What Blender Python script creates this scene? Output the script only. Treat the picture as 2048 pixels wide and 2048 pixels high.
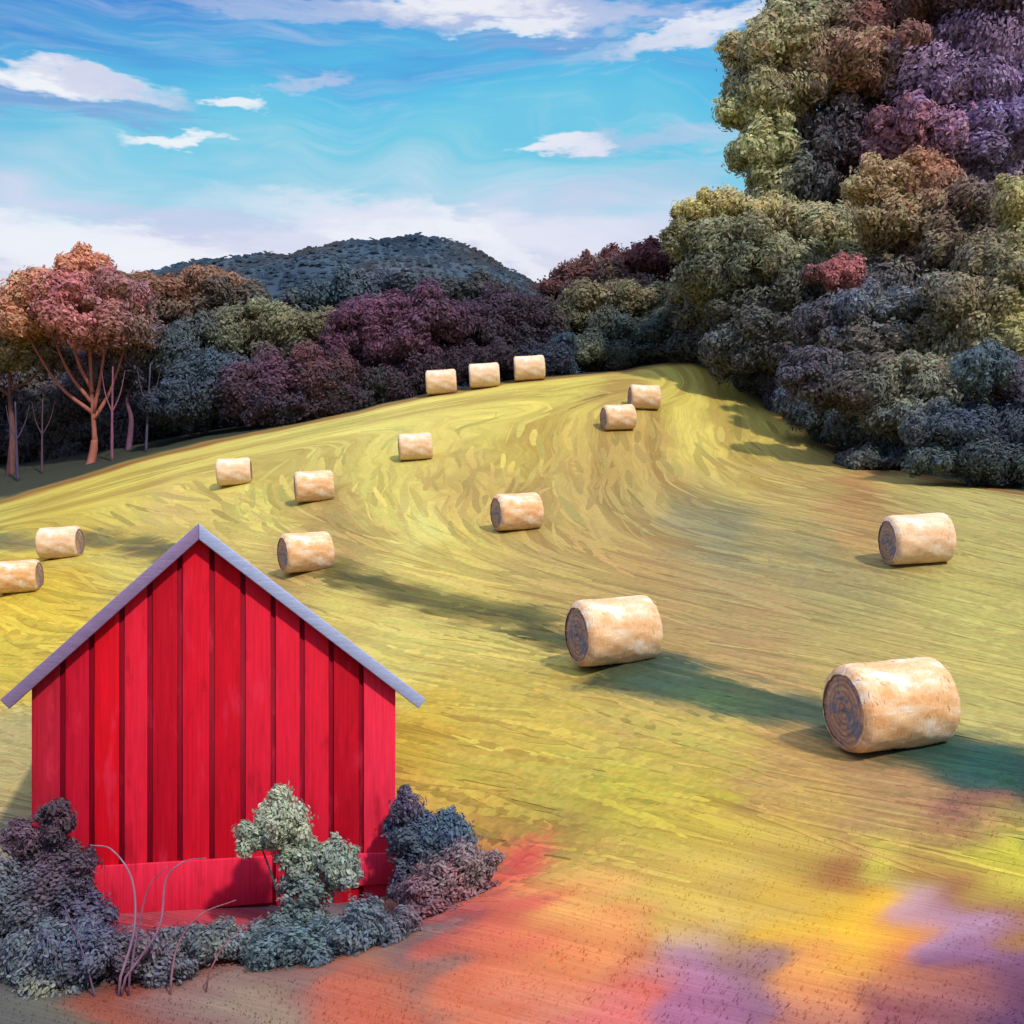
import bpy, math, random
import numpy as np
from mathutils import Vector, Matrix

for o in list(bpy.data.objects):
    bpy.data.objects.remove(o)
C = bpy.context.scene.collection
sc = bpy.context.scene
rng = np.random.default_rng(7)
random.seed(7)
PI = math.pi

# ------------------------------------------------------------------ camera, sky, sun
F, VH, H = 1100.0, 550.0, 8.0          # focal length in pixels, eye level, eye height
cam = bpy.data.cameras.new('camera')
cam.lens = 36.0 * F / 1024.0
cam.sensor_width = 36.0
cam.shift_y = (VH - 512.0) / 1024.0
cam.clip_end = 3000
cam.clip_start = 0.1
co = bpy.data.objects.new('camera', cam)
C.objects.link(co)
co.location = (0, 0, H)
co.rotation_euler = (PI / 2, 0, 0)
sc.camera = co

SUN_EL, SUN_AZ = math.radians(46), math.radians(32)     # azimuth measured to the right of straight behind the viewer
sd = Vector((math.sin(SUN_AZ) * math.cos(SUN_EL), -math.cos(SUN_AZ) * math.cos(SUN_EL), math.sin(SUN_EL)))
sl = bpy.data.lights.new('sun', 'SUN')
sl.energy = 2.6
sl.angle = math.radians(2.5)
sl.color = (1.0, 0.90, 0.74)
so = bpy.data.objects.new('sun', sl)
C.objects.link(so)
so.location = sd * 60
so.rotation_euler = sd.to_track_quat('Z', 'Y').to_euler()

vs = sc.view_settings
vs.view_transform = 'Standard'
vs.look = 'None'
vs.exposure = 0.6
vs.gamma = 1.0
vs.use_curve_mapping = False
sc.cycles.max_bounces = 5
sc.cycles.diffuse_bounces = 3
sc.cycles.use_denoising = True


def lin(c, k=1.0):
    r = []
    for v in c:
        v = v / 255.0
        r.append(k * (v / 12.92 if v <= 0.04045 else ((v + 0.055) / 1.055) ** 2.4))
    return r


class NT:
    """small helper that adds nodes and links"""
    def __init__(s, nt):
        s.nt = nt

    def n(s, t, **kw):
        nd = s.nt.nodes.new(t)
        for k, v in kw.items():
            setattr(nd, k, v)
        return nd

    def put(s, sock, v):
        if hasattr(v, 'is_output'):
            s.nt.links.new(v, sock)
        else:
            sock.default_value = v

    def m(s, op, a, b=0.0, c=0.0, clamp=False):
        nd = s.n('ShaderNodeMath', operation=op)
        nd.use_clamp = clamp
        for i, v in enumerate((a, b, c)):
            s.put(nd.inputs[i], v)
        return nd.outputs[0]

    def xyz(s, x, y, z):
        nd = s.n('ShaderNodeCombineXYZ')
        for i, v in enumerate((x, y, z)):
            s.put(nd.inputs[i], v)
        return nd.outputs[0]

    def noise(s, vec, scale, detail=3.0, rough=0.55, dist=0.0):
        nd = s.n('ShaderNodeTexNoise')
        s.put(nd.inputs['Vector'], vec)
        nd.inputs['Scale'].default_value = scale
        nd.inputs['Detail'].default_value = detail
        nd.inputs['Roughness'].default_value = rough
        nd.inputs['Distortion'].default_value = dist
        return nd.outputs['Fac']

    def ramp(s, fac, stops, interp='LINEAR'):
        nd = s.n('ShaderNodeValToRGB')
        cr = nd.color_ramp
        cr.interpolation = interp
        while len(cr.elements) > 1:
            cr.elements.remove(cr.elements[-1])
        for i, (p, c) in enumerate(stops):
            e = cr.elements[0] if i == 0 else cr.elements.new(p)
            e.position = p
            e.color = (c[0], c[1], c[2], 1)
        s.put(nd.inputs[0], fac)
        return nd.outputs[0]

    def mix(s, fac, a, b, mode='MIX'):
        nd = s.n('ShaderNodeMix', data_type='RGBA', blend_type=mode)
        s.put(nd.inputs[0], fac)
        for i, v in ((6, a), (7, b)):
            if not hasattr(v, 'is_output'):
                v = (v[0], v[1], v[2], 1)
            s.put(nd.inputs[i], v)
        return nd.outputs[2]

    def maprange(s, v, a, b, c=0.0, d=1.0, smooth=True):
        nd = s.n('ShaderNodeMapRange')
        if smooth:
            nd.interpolation_type = 'SMOOTHSTEP'
        for i, x in enumerate((v, a, b, c, d)):
            s.put(nd.inputs[i], x)
        return nd.outputs[0]


# ---- the sky: blue brushed with wind-drawn cloud, by compass direction and height above the horizon
def pix_dir(u, v):
    return math.atan((u - 512) / F), math.atan((VH - v) / math.hypot(F, u - 512))

w = bpy.data.worlds.new('World')
sc.world = w
w.use_nodes = True
w.node_tree.nodes.clear()
g = NT(w.node_tree)
tc = g.n('ShaderNodeTexCoord')
sp = g.n('ShaderNodeSeparateXYZ')
g.put(sp.inputs[0], tc.outputs['Generated'])
X, Y, Z = sp.outputs
az = g.m('ARCTAN2', X, Y)
el = g.m('ARCSINE', Z)
wob = g.noise(g.xyz(g.m('MULTIPLY', az, 4.0), g.m('MULTIPLY', el, 7.0), 2.3), 1.0, 2.0, 0.5, 0.4)
wob = g.m('SUBTRACT', wob, 0.5)
elw = g.m('ADD', el, g.m('MULTIPLY', wob, 0.11))
hair = g.noise(g.xyz(g.m('MULTIPLY', az, 7.0), g.m('MULTIPLY', elw, 95.0), 0.7), 1.0, 4.0, 0.6, 0.3)
bro = g.noise(g.xyz(g.m('MULTIPLY', az, 5.0), g.m('MULTIPLY', elw, 26.0), 5.1), 1.0, 3.0, 0.55, 0.6)
elh = g.m('ADD', elw, g.m('MULTIPLY', g.m('SUBTRACT', hair, 0.5), 0.05))
elh = g.m('ADD', elh, g.m('MULTIPLY', g.m('SUBTRACT', bro, 0.5), 0.12))
fac = g.m('DIVIDE', elh, 0.6, clamp=True)
def es(v):
    return math.atan((VH - v) / F) / 0.6
base = g.ramp(fac, [(0.0, lin((205, 205, 222))), (es(285), lin((216, 216, 236))), (es(235), lin((208, 216, 240))),
                    (es(196), lin((166, 212, 234))), (es(150), lin((116, 202, 230))), (es(95), lin((88, 190, 232))),
                    (es(30), lin((72, 158, 224))), (0.85, lin((60, 135, 214))), (1.0, lin((52, 118, 205)))])
deep = g.maprange(g.m('SUBTRACT', g.m('MULTIPLY', el, 1.0), g.m('MULTIPLY', az, 0.55)), 0.50, 0.72)
base = g.mix(g.m('MULTIPLY', deep, 0.6), base, lin((48, 110, 205)))
# wisps anywhere in the sky
wisp = g.maprange(g.noise(g.xyz(g.m('MULTIPLY', az, 3.5), g.m('MULTIPLY', elw, 19.0), 9.0), 1.0, 5.0, 0.6, 0.8), 0.56, 0.80)
base = g.mix(g.m('MULTIPLY', wisp, 0.45), base, lin((215, 222, 242)))
nz1 = g.m('SUBTRACT', g.noise(g.xyz(g.m('MULTIPLY', az, 22.0), g.m('MULTIPLY', el, 48.0), 1.1), 1.0, 4.0, 0.62), 0.5)
nz2 = g.m('SUBTRACT', g.noise(g.xyz(g.m('MULTIPLY', az, 16.0), g.m('MULTIPLY', el, 60.0), 6.6), 1.0, 4.0, 0.62), 0.5)
azc = g.m('ADD', az, g.m('MULTIPLY', nz1, 0.11))
elc = g.m('ADD', el, g.m('MULTIPLY', nz2, 0.052))
WH, LAV, SH = lin((246, 246, 252)), lin((196, 200, 232)), lin((128, 148, 212))
clouds = [  # u, v, half width, half height, tilt, strength, colour
    (40, 98, 130, 16, 0.02, 0.6, SH), (48, 80, 100, 16, -0.03, 0.95, WH), (115, 88, 70, 11, 0.10, 0.7, LAV),
    (185, 141, 46, 9, -0.08, 0.9, WH), (238, 106, 34, 7, 0.02, 0.85, WH), (310, 82, 36, 10, -0.3, 0.6, LAV),
    (470, 14, 130, 20, 0.02, 0.75, LAV), (560, 12, 110, 20, 0.05, 0.8, LAV), (455, 6, 90, 13, 0.0, 0.85, WH),
    (520, 26, 60, 9, -0.12, 0.8, WH), (548, 42, 95, 9, -0.04, 0.45, SH), (700, 28, 75, 14, -0.22, 0.9, WH), (650, 44, 90, 12, -0.1, 0.45, LAV),
    (560, 144, 46, 10, -0.06, 0.95, WH), (650, 140, 110, 15, -0.02, 0.5, LAV), (300, 5, 150, 12, 0.0, 0.5, LAV),
    (640, 185, 110, 24, -0.1, 0.35, LAV), (60, 244, 150, 34, 0.1, 0.75, WH), (430, 226, 200, 26, 0.06, 0.7, (0.82, 0.82, 0.93)), (300, 244, 160, 22, -0.12, 0.7, WH),
    (500, 250, 90, 16, 0.5, 0.55, WH), (240, 236, 160, 22, 0.1, 0.55, LAV), (680, 15, 60, 10, 0, 0.4, LAV), (980, 20, 120, 20, 0, 0.5, LAV)]
for u, v, ru, rv, tilt, st, col in clouds:
    a, b = pix_dir(u, v)
    ra, rb = ru / F, rv / F
    da = g.m('SUBTRACT', azc, a)
    db = g.m('SUBTRACT', elc, b)
    c_, s_ = math.cos(tilt), -math.sin(tilt)
    rb *= 0.74
    p = g.m('DIVIDE', g.m('ADD', g.m('MULTIPLY', da, c_), g.m('MULTIPLY', db, s_)), ra)
    q = g.m('DIVIDE', g.m('SUBTRACT', g.m('MULTIPLY', db, c_), g.m('MULTIPLY', da, s_)), rb)
    e = g.m('ADD', g.m('MULTIPLY', p, p), g.m('MULTIPLY', q, q))
    base = g.mix(g.m('MULTIPLY', g.maprange(e, 1.7, 0.0), st), base, col)
base = g.mix(g.m('MULTIPLY', g.m('SUBTRACT', hair, 0.5), 0.9, clamp=True), base, lin((235, 240, 248)))
below = g.maprange(el, 0.0, -0.05)
base = g.mix(below, base, lin((120, 115, 80)))
sky = g.n('ShaderNodeTexSky', sky_type='NISHITA')
sky.sun_disc = False
sky.sun_elevation = SUN_EL
sky.sun_rotation = PI - SUN_AZ
base = g.mix(1.0, base, (0.70, 0.70, 0.68), 'MULTIPLY')
hi = g.maprange(el, 0.50, 0.85, 1.0, 2.3)      # sky above the view brightened and whitened, added as soft fill light
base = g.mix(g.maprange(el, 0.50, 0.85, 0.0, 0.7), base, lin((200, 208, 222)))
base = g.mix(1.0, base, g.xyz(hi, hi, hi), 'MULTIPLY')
phys = g.mix(1.0, sky.outputs[0], (0.09, 0.09, 0.09), 'MULTIPLY')
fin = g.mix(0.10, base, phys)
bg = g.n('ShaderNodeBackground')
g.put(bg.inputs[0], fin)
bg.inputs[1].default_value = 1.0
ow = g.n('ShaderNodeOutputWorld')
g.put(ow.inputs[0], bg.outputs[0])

# ------------------------------------------------------------------ helpers
K = 0.565        # painted tone -> surface albedo under this light


def at(u, v, d):
    return Vector(((u - 512) / F * d, d, H - (v - VH) / F * d))


def tag(o, label=None, cat=None, group=None, kind=None):
    if label: o['label'] = label
    if cat: o['category'] = cat
    if group: o['group'] = group
    if kind: o['kind'] = kind
    return o


def empty(name, loc, label, cat, group=None):
    o = bpy.data.objects.new(name, None)
    C.objects.link(o)
    o.location = loc
    o.empty_display_size = 0.3
    return tag(o, label, cat, group)


def mesh_from(name, V, faces, mat, parent=None, cols=None, smooth=False, attrs=None):
    """V (N,3); faces: list of (count, k) index arrays"""
    V = np.asarray(V, dtype=np.float32)
    me = bpy.data.meshes.new(name)
    me.vertices.add(len(V))
    me.vertices.foreach_set('co', V.ravel())
    nl = sum(f.size for f in faces)
    me.loops.add(nl)
    me.loops.foreach_set('vertex_index', np.concatenate([f.ravel() for f in faces]).astype(np.int32))
    tot = np.concatenate([np.full(len(f), f.shape[1]) for f in faces]).astype(np.int32)
    st = np.concatenate([[0], np.cumsum(tot)[:-1]]).astype(np.int32)
    me.polygons.add(len(tot))
    me.polygons.foreach_set('loop_start', st)
    me.polygons.foreach_set('loop_total', tot)
    if smooth:
        me.polygons.foreach_set('use_smooth', np.ones(len(tot), dtype=bool))
    me.update(calc_edges=True)
    if cols is not None:
        a = me.color_attributes.new('col', 'FLOAT_COLOR', 'POINT')
        c4 = np.ones((len(V), 4), dtype=np.float32)
        c4[:, :3] = cols
        a.data.foreach_set('color', c4.ravel())
    for k, arr in (attrs or {}).items():
        a = me.attributes.new(k, 'FLOAT', 'POINT')
        a.data.foreach_set('value', np.asarray(arr, dtype=np.float32))
    me.validate()
    me.materials.append(mat)
    o = bpy.data.objects.new(name, me)
    C.objects.link(o)
    o.parent = parent
    return o


class MB:
    """collects boxes, tubes and polygons with colours and builds ONE mesh"""
    def __init__(s):
        s.V, s.Fq, s.col = [], {}, []

    def add(s, verts, faces, col=(1, 1, 1)):
        b = len(s.V)
        s.V += [tuple(v) for v in verts]
        s.col += [tuple(col)] * len(verts)
        for f in faces:
            s.Fq.setdefault(len(f), []).append([b + i for i in f])

    def prism(s, poly, y0, y1, col=(1, 1, 1)):
        """poly: (x,z) outline seen from -y, extruded y0..y1"""
        n = len(poly)
        v = [(x, y0, z) for x, z in poly] + [(x, y1, z) for x, z in poly]
        f = [list(range(n)), list(range(2 * n - 1, n - 1, -1))]
        f += [[i, i + n, (i + 1) % n + n, (i + 1) % n] for i in range(n)]
        s.add(v, f, col)

    def tube(s, pts, radii, col=(1, 1, 1), n=7, wob=0.0):
        P = [Vector(p) for p in pts]
        rings = []
        up = Vector((0.31, 0.87, 0.12)).normalized()
        for i, p in enumerate(P):
            t = (P[min(i + 1, len(P) - 1)] - P[max(i - 1, 0)]).normalized()
            a = t.cross(up).normalized()
            b = t.cross(a).normalized()
            rings.append([p + (a * math.cos(2 * PI * k / n) + b * math.sin(2 * PI * k / n)) * radii[i] * (1 + wob * random.uniform(-1, 1)) for k in range(n)])
        v = [q for r in rings for q in r]
        f = []
        for i in range(len(P) - 1):
            for k in range(n):
                f.append([i * n + k, i * n + (k + 1) % n, (i + 1) * n + (k + 1) % n, (i + 1) * n + k])
        f.append(list(range(n))[::-1])
        f.append([(len(P) - 1) * n + k for k in range(n)])
        s.add(v, f, col)

    def build(s, name, mat, parent=None, smooth=False):
        fs = [np.array(v, dtype=np.int32) for v in s.Fq.values()]
        return mesh_from(name, np.array(s.V), fs, mat, parent, np.array(s.col), smooth)


def bez(pts, n=10):
    """smooth polyline through points (Catmull-Rom)"""
    P = [Vector(p) for p in pts]
    P = [P[0] * 2 - P[1]] + P + [P[-1] * 2 - P[-2]]
    out = []
    for i in range(1, len(P) - 2):
        for k in range(n):
            t = k / n
            a, b, c, d = P[i - 1], P[i], P[i + 1], P[i + 2]
            out.append(0.5 * ((2 * b) + (c - a) * t + (2 * a - 5 * b + 4 * c - d) * t * t + (3 * b - a - 3 * c + d) * t ** 3))
    out.append(P[-2])
    return out


# ------------------------------------------------------------------ materials
def mat_new(name):
    m = bpy.data.materials.new(name)
    m.use_nodes = True
    m.node_tree.nodes.clear()
    return m, NT(m.node_tree)


def finish(g, col, rough=0.9, spec=0.15, bump=None, bstr=0.3, bdist=0.05, translucent=0.0):
    b = g.n('ShaderNodeBsdfPrincipled')
    g.put(b.inputs['Base Color'], col)
    g.put(b.inputs['Roughness'], rough)
    b.inputs['Specular IOR Level'].default_value = spec
    if bump is not None:
        bp = g.n('ShaderNodeBump')
        bp.inputs['Strength'].default_value = bstr
        bp.inputs['Distance'].default_value = bdist
        g.put(bp.inputs['Height'], bump)
        g.put(b.inputs['Normal'], bp.outputs[0])
    out = g.n('ShaderNodeOutputMaterial')
    sh = b.outputs[0]
    if translucent:
        t = g.n('ShaderNodeBsdfTranslucent')
        g.put(t.inputs[0], col)
        mx = g.n('ShaderNodeMixShader')
        mx.inputs[0].default_value = translucent
        g.put(mx.inputs[1], sh)
        g.put(mx.inputs[2], t.outputs[0])
        sh = mx.outputs[0]
    g.put(out.inputs[0], sh)


def attr(g, name, out='Color'):
    a = g.n('ShaderNodeAttribute')
    a.attribute_name = name
    return a.outputs[out]


def m_foliage(name='foliage', tl=0.38):
    m, g = mat_new(name)
    c = attr(g, 'col')
    tc = g.n('ShaderNodeTexCoord')
    n = g.noise(tc.outputs['Object'], 3.0, 4.0, 0.65)
    f = g.maprange(n, 0.25, 0.75, 0.72, 1.3, False)
    col = g.mix(1.0, c, g.xyz(f, f, f), 'MULTIPLY')
    finish(g, col, 0.9, 0.06, n, 0.3, 0.05, tl)
    return m


def m_bark():
    m, g = mat_new('bark')
    c = attr(g, 'col')
    tc = g.n('ShaderNodeTexCoord')
    mp = g.n('ShaderNodeMapping')
    mp.inputs['Scale'].default_value = (5, 5, 0.8)
    g.put(mp.inputs[0], tc.outputs['Object'])
    n = g.noise(mp.outputs[0], 2.0, 5.0, 0.65)
    f = g.maprange(n, 0.25, 0.75, 0.6, 1.4, False)
    finish(g, g.mix(1.0, c, g.xyz(f, f, f), 'MULTIPLY'), 0.9, 0.1, n, 0.6, 0.08)
    return m


def m_ground():
    m, g = mat_new('mown_ground')
    c = attr(g, 'col')
    t = attr(g, 'flow', 'Fac')
    mow = attr(g, 'mown', 'Fac')
    ge = g.n('ShaderNodeNewGeometry')
    sp = g.n('ShaderNodeSeparateXYZ')
    g.put(sp.inputs[0], ge.outputs['Position'])
    x, y, z = sp.outputs
    wv = g.m('SUBTRACT', g.noise(ge.outputs['Position'], 0.22, 3.0, 0.5), 0.5)
    tw = g.m('ADD', t, g.m('MULTIPLY', wv, 16.0))
    big = g.noise(g.xyz(g.m('MULTIPLY', tw, 0.055), g.m('MULTIPLY', x, 0.06), g.m('MULTIPLY', y, 0.06)), 1.0, 2.0, 0.5, 0.2)
    mid = g.noise(g.xyz(g.m('MULTIPLY', tw, 0.20), g.m('MULTIPLY', x, 0.10), g.m('MULTIPLY', y, 0.10)), 1.0, 3.0, 0.6)
    fin_ = g.noise(g.xyz(g.m('MULTIPLY', tw, 0.75), g.m('MULTIPLY', x, 0.35), g.m('MULTIPLY', y, 0.35)), 1.0, 4.0, 0.65)
    light = g.mix(1.0, c, (1.32, 1.34, 1.30), 'MULTIPLY')
    tan = g.mix(1.0, c, (0.86, 0.70, 0.72), 'MULTIPLY')
    col = g.mix(g.m('MULTIPLY', g.maprange(big, 0.50, 0.68), mow), c, light)
    col = g.mix(g.m('MULTIPLY', g.maprange(mid, 0.50, 0.34), g.m('MULTIPLY', mow, 0.45)), col, tan)
    rows = g.m('SINE', g.m('ADD', g.m('MULTIPLY', tw, 0.15), g.m('MULTIPLY', big, 5.0)))
    col = g.mix(g.m('MULTIPLY', g.maprange(rows, 0.0, 0.55), g.m('MULTIPLY', mow, 0.60)), col, g.mix(1.0, c, (1.30, 1.33, 1.30), 'MULTIPLY'))
    col = g.mix(g.m('MULTIPLY', g.maprange(rows, -0.2, -0.75), g.m('MULTIPLY', mow, 0.70)), col, g.mix(1.0, c, (0.80, 0.71, 0.72), 'MULTIPLY'))
    f = g.maprange(fin_, 0.25, 0.75, 0.82, 1.20, False)
    col = g.mix(1.0, col, g.xyz(f, f, f), 'MULTIPLY')
    red = g.maprange(g.noise(g.xyz(g.m('MULTIPLY', tw, 0.16), g.m('MULTIPLY', x, 0.13), g.m('MULTIPLY', y, 0.13)), 1.7, 3.0, 0.6), 0.63, 0.74)
    col = g.mix(g.m('MULTIPLY', red, 0.16), col, lin((185, 95, 65), K))
    grit = g.noise(ge.outputs['Position'], 9.0, 5.0, 0.7)
    h = g.m('ADD', g.m('ADD', g.m('MULTIPLY', mid, 0.6), g.m('MULTIPLY', fin_, 0.5)), g.m('MULTIPLY', grit, 0.25))
    finish(g, col, 0.95, 0.08, h, 0.55, 0.16)
    return m


def m_vcol(name, rough=0.8, nscale=4.0, stretch=(1, 1, 1), lo=0.8, hi=1.2, bstr=0.3, spec=0.2):
    m, g = mat_new(name)
    c = attr(g, 'col')
    tc = g.n('ShaderNodeTexCoord')
    mp = g.n('ShaderNodeMapping')
    mp.inputs['Scale'].default_value = stretch
    g.put(mp.inputs[0], tc.outputs['Object'])
    n = g.noise(mp.outputs[0], nscale, 5.0, 0.65)
    f = g.maprange(n, 0.25, 0.75, lo, hi, False)
    finish(g, g.mix(1.0, c, g.xyz(f, f, f), 'MULTIPLY'), rough, spec, n, bstr, 0.03)
    return m


def m_boards():
    m, g = mat_new('painted_boards')
    c = attr(g, 'col')
    tc = g.n('ShaderNodeTexCoord')
    P = tc.outputs['Object']
    sp = g.n('ShaderNodeSeparateXYZ')
    g.put(sp.inputs[0], P)
    x, y, z = sp.outputs
    grain = g.noise(g.xyz(g.m('MULTIPLY', x, 22.0), y, g.m('MULTIPLY', z, 0.9)), 1.0, 5.0, 0.65)
    worn = g.noise(g.xyz(g.m('MULTIPLY', x, 3.2), y, g.m('MULTIPLY', z, 0.75)), 1.0, 4.0, 0.6, 0.3)
    f = g.maprange(grain, 0.25, 0.75, 0.72, 1.22, False)
    col = g.mix(1.0, c, g.xyz(f, f, f), 'MULTIPLY')
    col = g.mix(g.m('MULTIPLY', g.maprange(worn, 0.55, 0.72), 0.5), col, lin((226, 48, 82), K * 1.25))
    col = g.mix(g.m('MULTIPLY', g.maprange(worn, 0.45, 0.30), 0.45), col, lin((150, 0, 26), K))
    finish(g, col, 0.7, 0.12, grain, 0.35, 0.02)
    return m


def m_hay():
    m, g = mat_new('hay')
    tc = g.n('ShaderNodeTexCoord')
    P = tc.outputs['Object']
    sp = g.n('ShaderNodeSeparateXYZ')
    g.put(sp.inputs[0], P)
    x, y, z = sp.outputs
    ang = g.m('ARCTAN2', g.m('SUBTRACT', z, 0.75), y)
    st = g.noise(g.xyz(g.m('MULTIPLY', x, 34.0), g.m('MULTIPLY', ang, 1.6), 0.0), 1.0, 5.0, 0.65)
    pt = g.noise(g.xyz(g.m('MULTIPLY', x, 1.4), g.m('MULTIPLY', ang, 1.9), 4.0), 1.0, 4.0, 0.62, 0.4)
    fi = g.noise(P, 22.0, 4.0, 0.7)
    col = g.ramp(pt, [(0.26, lin((220, 146, 74), 0.74)), (0.40, lin((234, 176, 116), 0.74)), (0.54, lin((242, 204, 162), 0.76)), (0.68, lin((252, 238, 226), 0.82))])
    oi = g.n('ShaderNodeObjectInfo')
    col = g.mix(g.m('MULTIPLY', oi.outputs['Random'], 0.5), col, lin((246, 226, 206), 0.8))
    f = g.maprange(st, 0.25, 0.75, 0.80, 1.16, False)
    col = g.mix(0.6, col, g.mix(1.0, col, g.xyz(f, f, f), 'MULTIPLY'))
    f2 = g.maprange(fi, 0.3, 0.7, 0.88, 1.12, False)
    col = g.mix(1.0, col, g.xyz(f2, f2, f2), 'MULTIPLY')
    finish(g, col, 0.85, 0.15, g.m('ADD', st, g.m('MULTIPLY', fi, 0.5)), 0.45, 0.03)
    return m


def m_hay_end():
    m, g = mat_new('hay_end')
    tc = g.n('ShaderNodeTexCoord')
    P = tc.outputs['Object']
    sp = g.n('ShaderNodeSeparateXYZ')
    g.put(sp.inputs[0], P)
    x, y, z = sp.outputs
    zz = g.m('SUBTRACT', z, 0.75)
    r = g.m('SQRT', g.m('ADD', g.m('MULTIPLY', y, y), g.m('MULTIPLY', zz, zz)))
    ang = g.m('ARCTAN2', zz, y)
    n = g.noise(P, 5.0, 4.0, 0.65)
    sprl = g.m('SINE', g.m('ADD', g.m('ADD', g.m('MULTIPLY', r, 62.0), ang), g.m('MULTIPLY', n, 7.0)))
    fi = g.noise(P, 30.0, 4.0, 0.7)
    a = g.maprange(sprl, -1.0, 1.0, 0.0, 1.0)
    col = g.mix(g.m('MULTIPLY', a, 0.55), lin((176, 138, 116), 0.95), lin((216, 178, 146), 0.95))
    col = g.mix(g.maprange(n, 0.48, 0.60), col, lin((136, 132, 142), 0.9))
    f2 = g.maprange(fi, 0.3, 0.7, 0.72, 1.2, False)
    col = g.mix(1.0, col, g.xyz(f2, f2, f2), 'MULTIPLY')
    finish(g, col, 0.9, 0.1, g.m('ADD', sprl, fi), 0.5, 0.03)
    return m


M_FOL, M_BARK, M_GROUND, M_BOARD, M_HAY, M_HAYEND = m_foliage(), m_bark(), m_ground(), m_boards(), m_hay(), m_hay_end()
M_GRASS = m_foliage('grass_blades', 0.55)
M_ROOF = m_vcol('weathered_roof', 0.55, 5.0, (1, 0.4, 6), 0.8, 1.2, 0.25, 0.35)
M_STRAW = m_vcol('cut_hay', 0.9, 6.0, (1, 1, 1), 0.8, 1.2, 0.3, 0.1)
M_HILL = m_vcol('hill_forest', 0.95, 0.06, (1, 1, 1), 0.85, 1.15, 0.2, 0.05)

# ------------------------------------------------------------------ terrain
ctrl = [  # u, v, distance: where the ground is
    (892, 747, 20.1), (615, 661, 27.0), (917, 563, 35.0), (306, 571, 41.0), (518, 530, 44.6), (22, 590, 46.0), (61, 558, 53.0), (100, 548, 55.0), (110, 575, 47.5), (40, 620, 43.5),
    (315, 501, 53.5), (234, 485, 61.0), (416, 460, 61.5), (619, 430, 66.0), (643, 409, 70.0), (442, 394, 75.0), (485, 388, 75.3), (530, 380, 75.6),
    (700, 363, 80.0), (610, 372, 79.0), (300, 425, 74.0), (150, 457, 72.0), (0, 501, 70.0), (-120, 525, 68.0),
    (760, 400, 75.0), (850, 455, 64.0), (940, 480, 56.0), (1024, 494, 50.0), (1150, 505, 46.0),
    (30, 905, 19.2), (400, 900, 20.2), (215, 905, 19.6), (512, 1024, 13.5), (1024, 1024, 12.2), (0, 1024, 14.6), (270, 1024, 14.2), (770, 1024, 12.8),
    (1024, 800, 17.0), (700, 800, 19.0), (512, 900, 17.0), (800, 900, 15.6), (1024, 910, 14.4),
    (0, 650, 42.0), (5, 720, 30.0), (-10, 800, 23.5), (430, 720, 26.0), (450, 640, 32.0), (1024, 620, 30.0), (720, 620, 31.0), (780, 520, 43.0),
    (-200, 700, 40.0), (-150, 900, 18.0), (1200, 700, 22.0), (1250, 560, 34.0)]
P3 = [at(*c) for c in ctrl]
P3 += [Vector(p) for p in [(-70, 90, 15), (-30, 90, 17), (0, 92, 20), (18, 95, 21), (45, 80, 15), (60, 55, 11), (80, 20, 6), (-80, 50, 8), (-70, 10, 2),
                           (-40, 0, 1.5), (0, 0, 1.6), (40, 0, 2.5), (0, -25, 1.5), (-40, -25, 1), (40, -25, 2), (0, 130, 16), (-70, 130, 12), (70, 130, 14)]]
A = np.array([[p.x, p.y, p.z] for p in P3])


def tps_fit(XY, val, reg=0.02):
    n = len(XY)
    r2 = ((XY[:, None] - XY[None]) ** 2).sum(-1)
    Kk = np.where(r2 > 0, 0.5 * r2 * np.log(np.maximum(r2, 1e-12)), 0) + reg * np.eye(n)
    Pm = np.hstack([np.ones((n, 1)), XY])
    M = np.block([[Kk, Pm], [Pm.T, np.zeros((3, 3))]])
    return np.linalg.solve(M, np.concatenate([val, np.zeros(3)]))


def tps_eval(co_, XY, Q):
    out = np.empty(len(Q))
    for i in range(0, len(Q), 20000):
        q = Q[i:i + 20000]
        r2 = ((q[:, None] - XY[None]) ** 2).sum(-1)
        Kk = np.where(r2 > 0, 0.5 * r2 * np.log(np.maximum(r2, 1e-12)), 0)
        out[i:i + 20000] = Kk @ co_[:-3] + co_[-3] + q @ co_[-2:]
    return out


S_ = 0.05      # work in scaled units to keep the fit well conditioned
TC = tps_fit(A[:, :2] * S_, A[:, 2], 0.002)


def ground_z(x, y):
    x = np.atleast_1d(np.asarray(x, float))
    y = np.atleast_1d(np.asarray(y, float))
    cx, cy = np.clip(x, -85, 85), np.clip(y, -30, 135)
    z = tps_eval(TC, A[:, :2] * S_, np.stack([cx, cy], 1) * S_)
    far = np.clip((np.hypot(x - cx, y - cy)) / 150, 0, 1)
    return z * (1 - far) + 6.0 * far


def gz(x, y):
    return float(ground_z(x, y)[0])


_D = np.concatenate([np.arange(8, 40, 0.1), np.arange(40, 110, 0.25)])


def hit(u, v):
    """where the line of sight through (u, v) meets the ground"""
    x = (u - 512) / F * _D
    zr = H - (v - VH) / F * _D
    below = np.nonzero(zr < ground_z(x, _D))[0]
    i = below[0] if len(below) else len(_D) - 1
    d = _D[i]
    return Vector((x[i], d, gz(x[i], d)))


edge_px = [(-300, 545, 66), (-120, 525, 68), (0, 501, 70), (75, 479, 71), (150, 457, 72), (300, 425, 74), (430, 399, 75.2), (550, 380, 76), (610, 372, 78.5), (700, 363, 80), (728, 376, 78.5), (760, 400, 75),
           (800, 432, 69.5), (850, 455, 64), (940, 480, 56), (1024, 494, 50), (1150, 505, 46), (1500, 520, 40)]
eb = np.array([(e[0] - 512) / F for e in edge_px])
ed = np.array([e[2] for e in edge_px], float)


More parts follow.
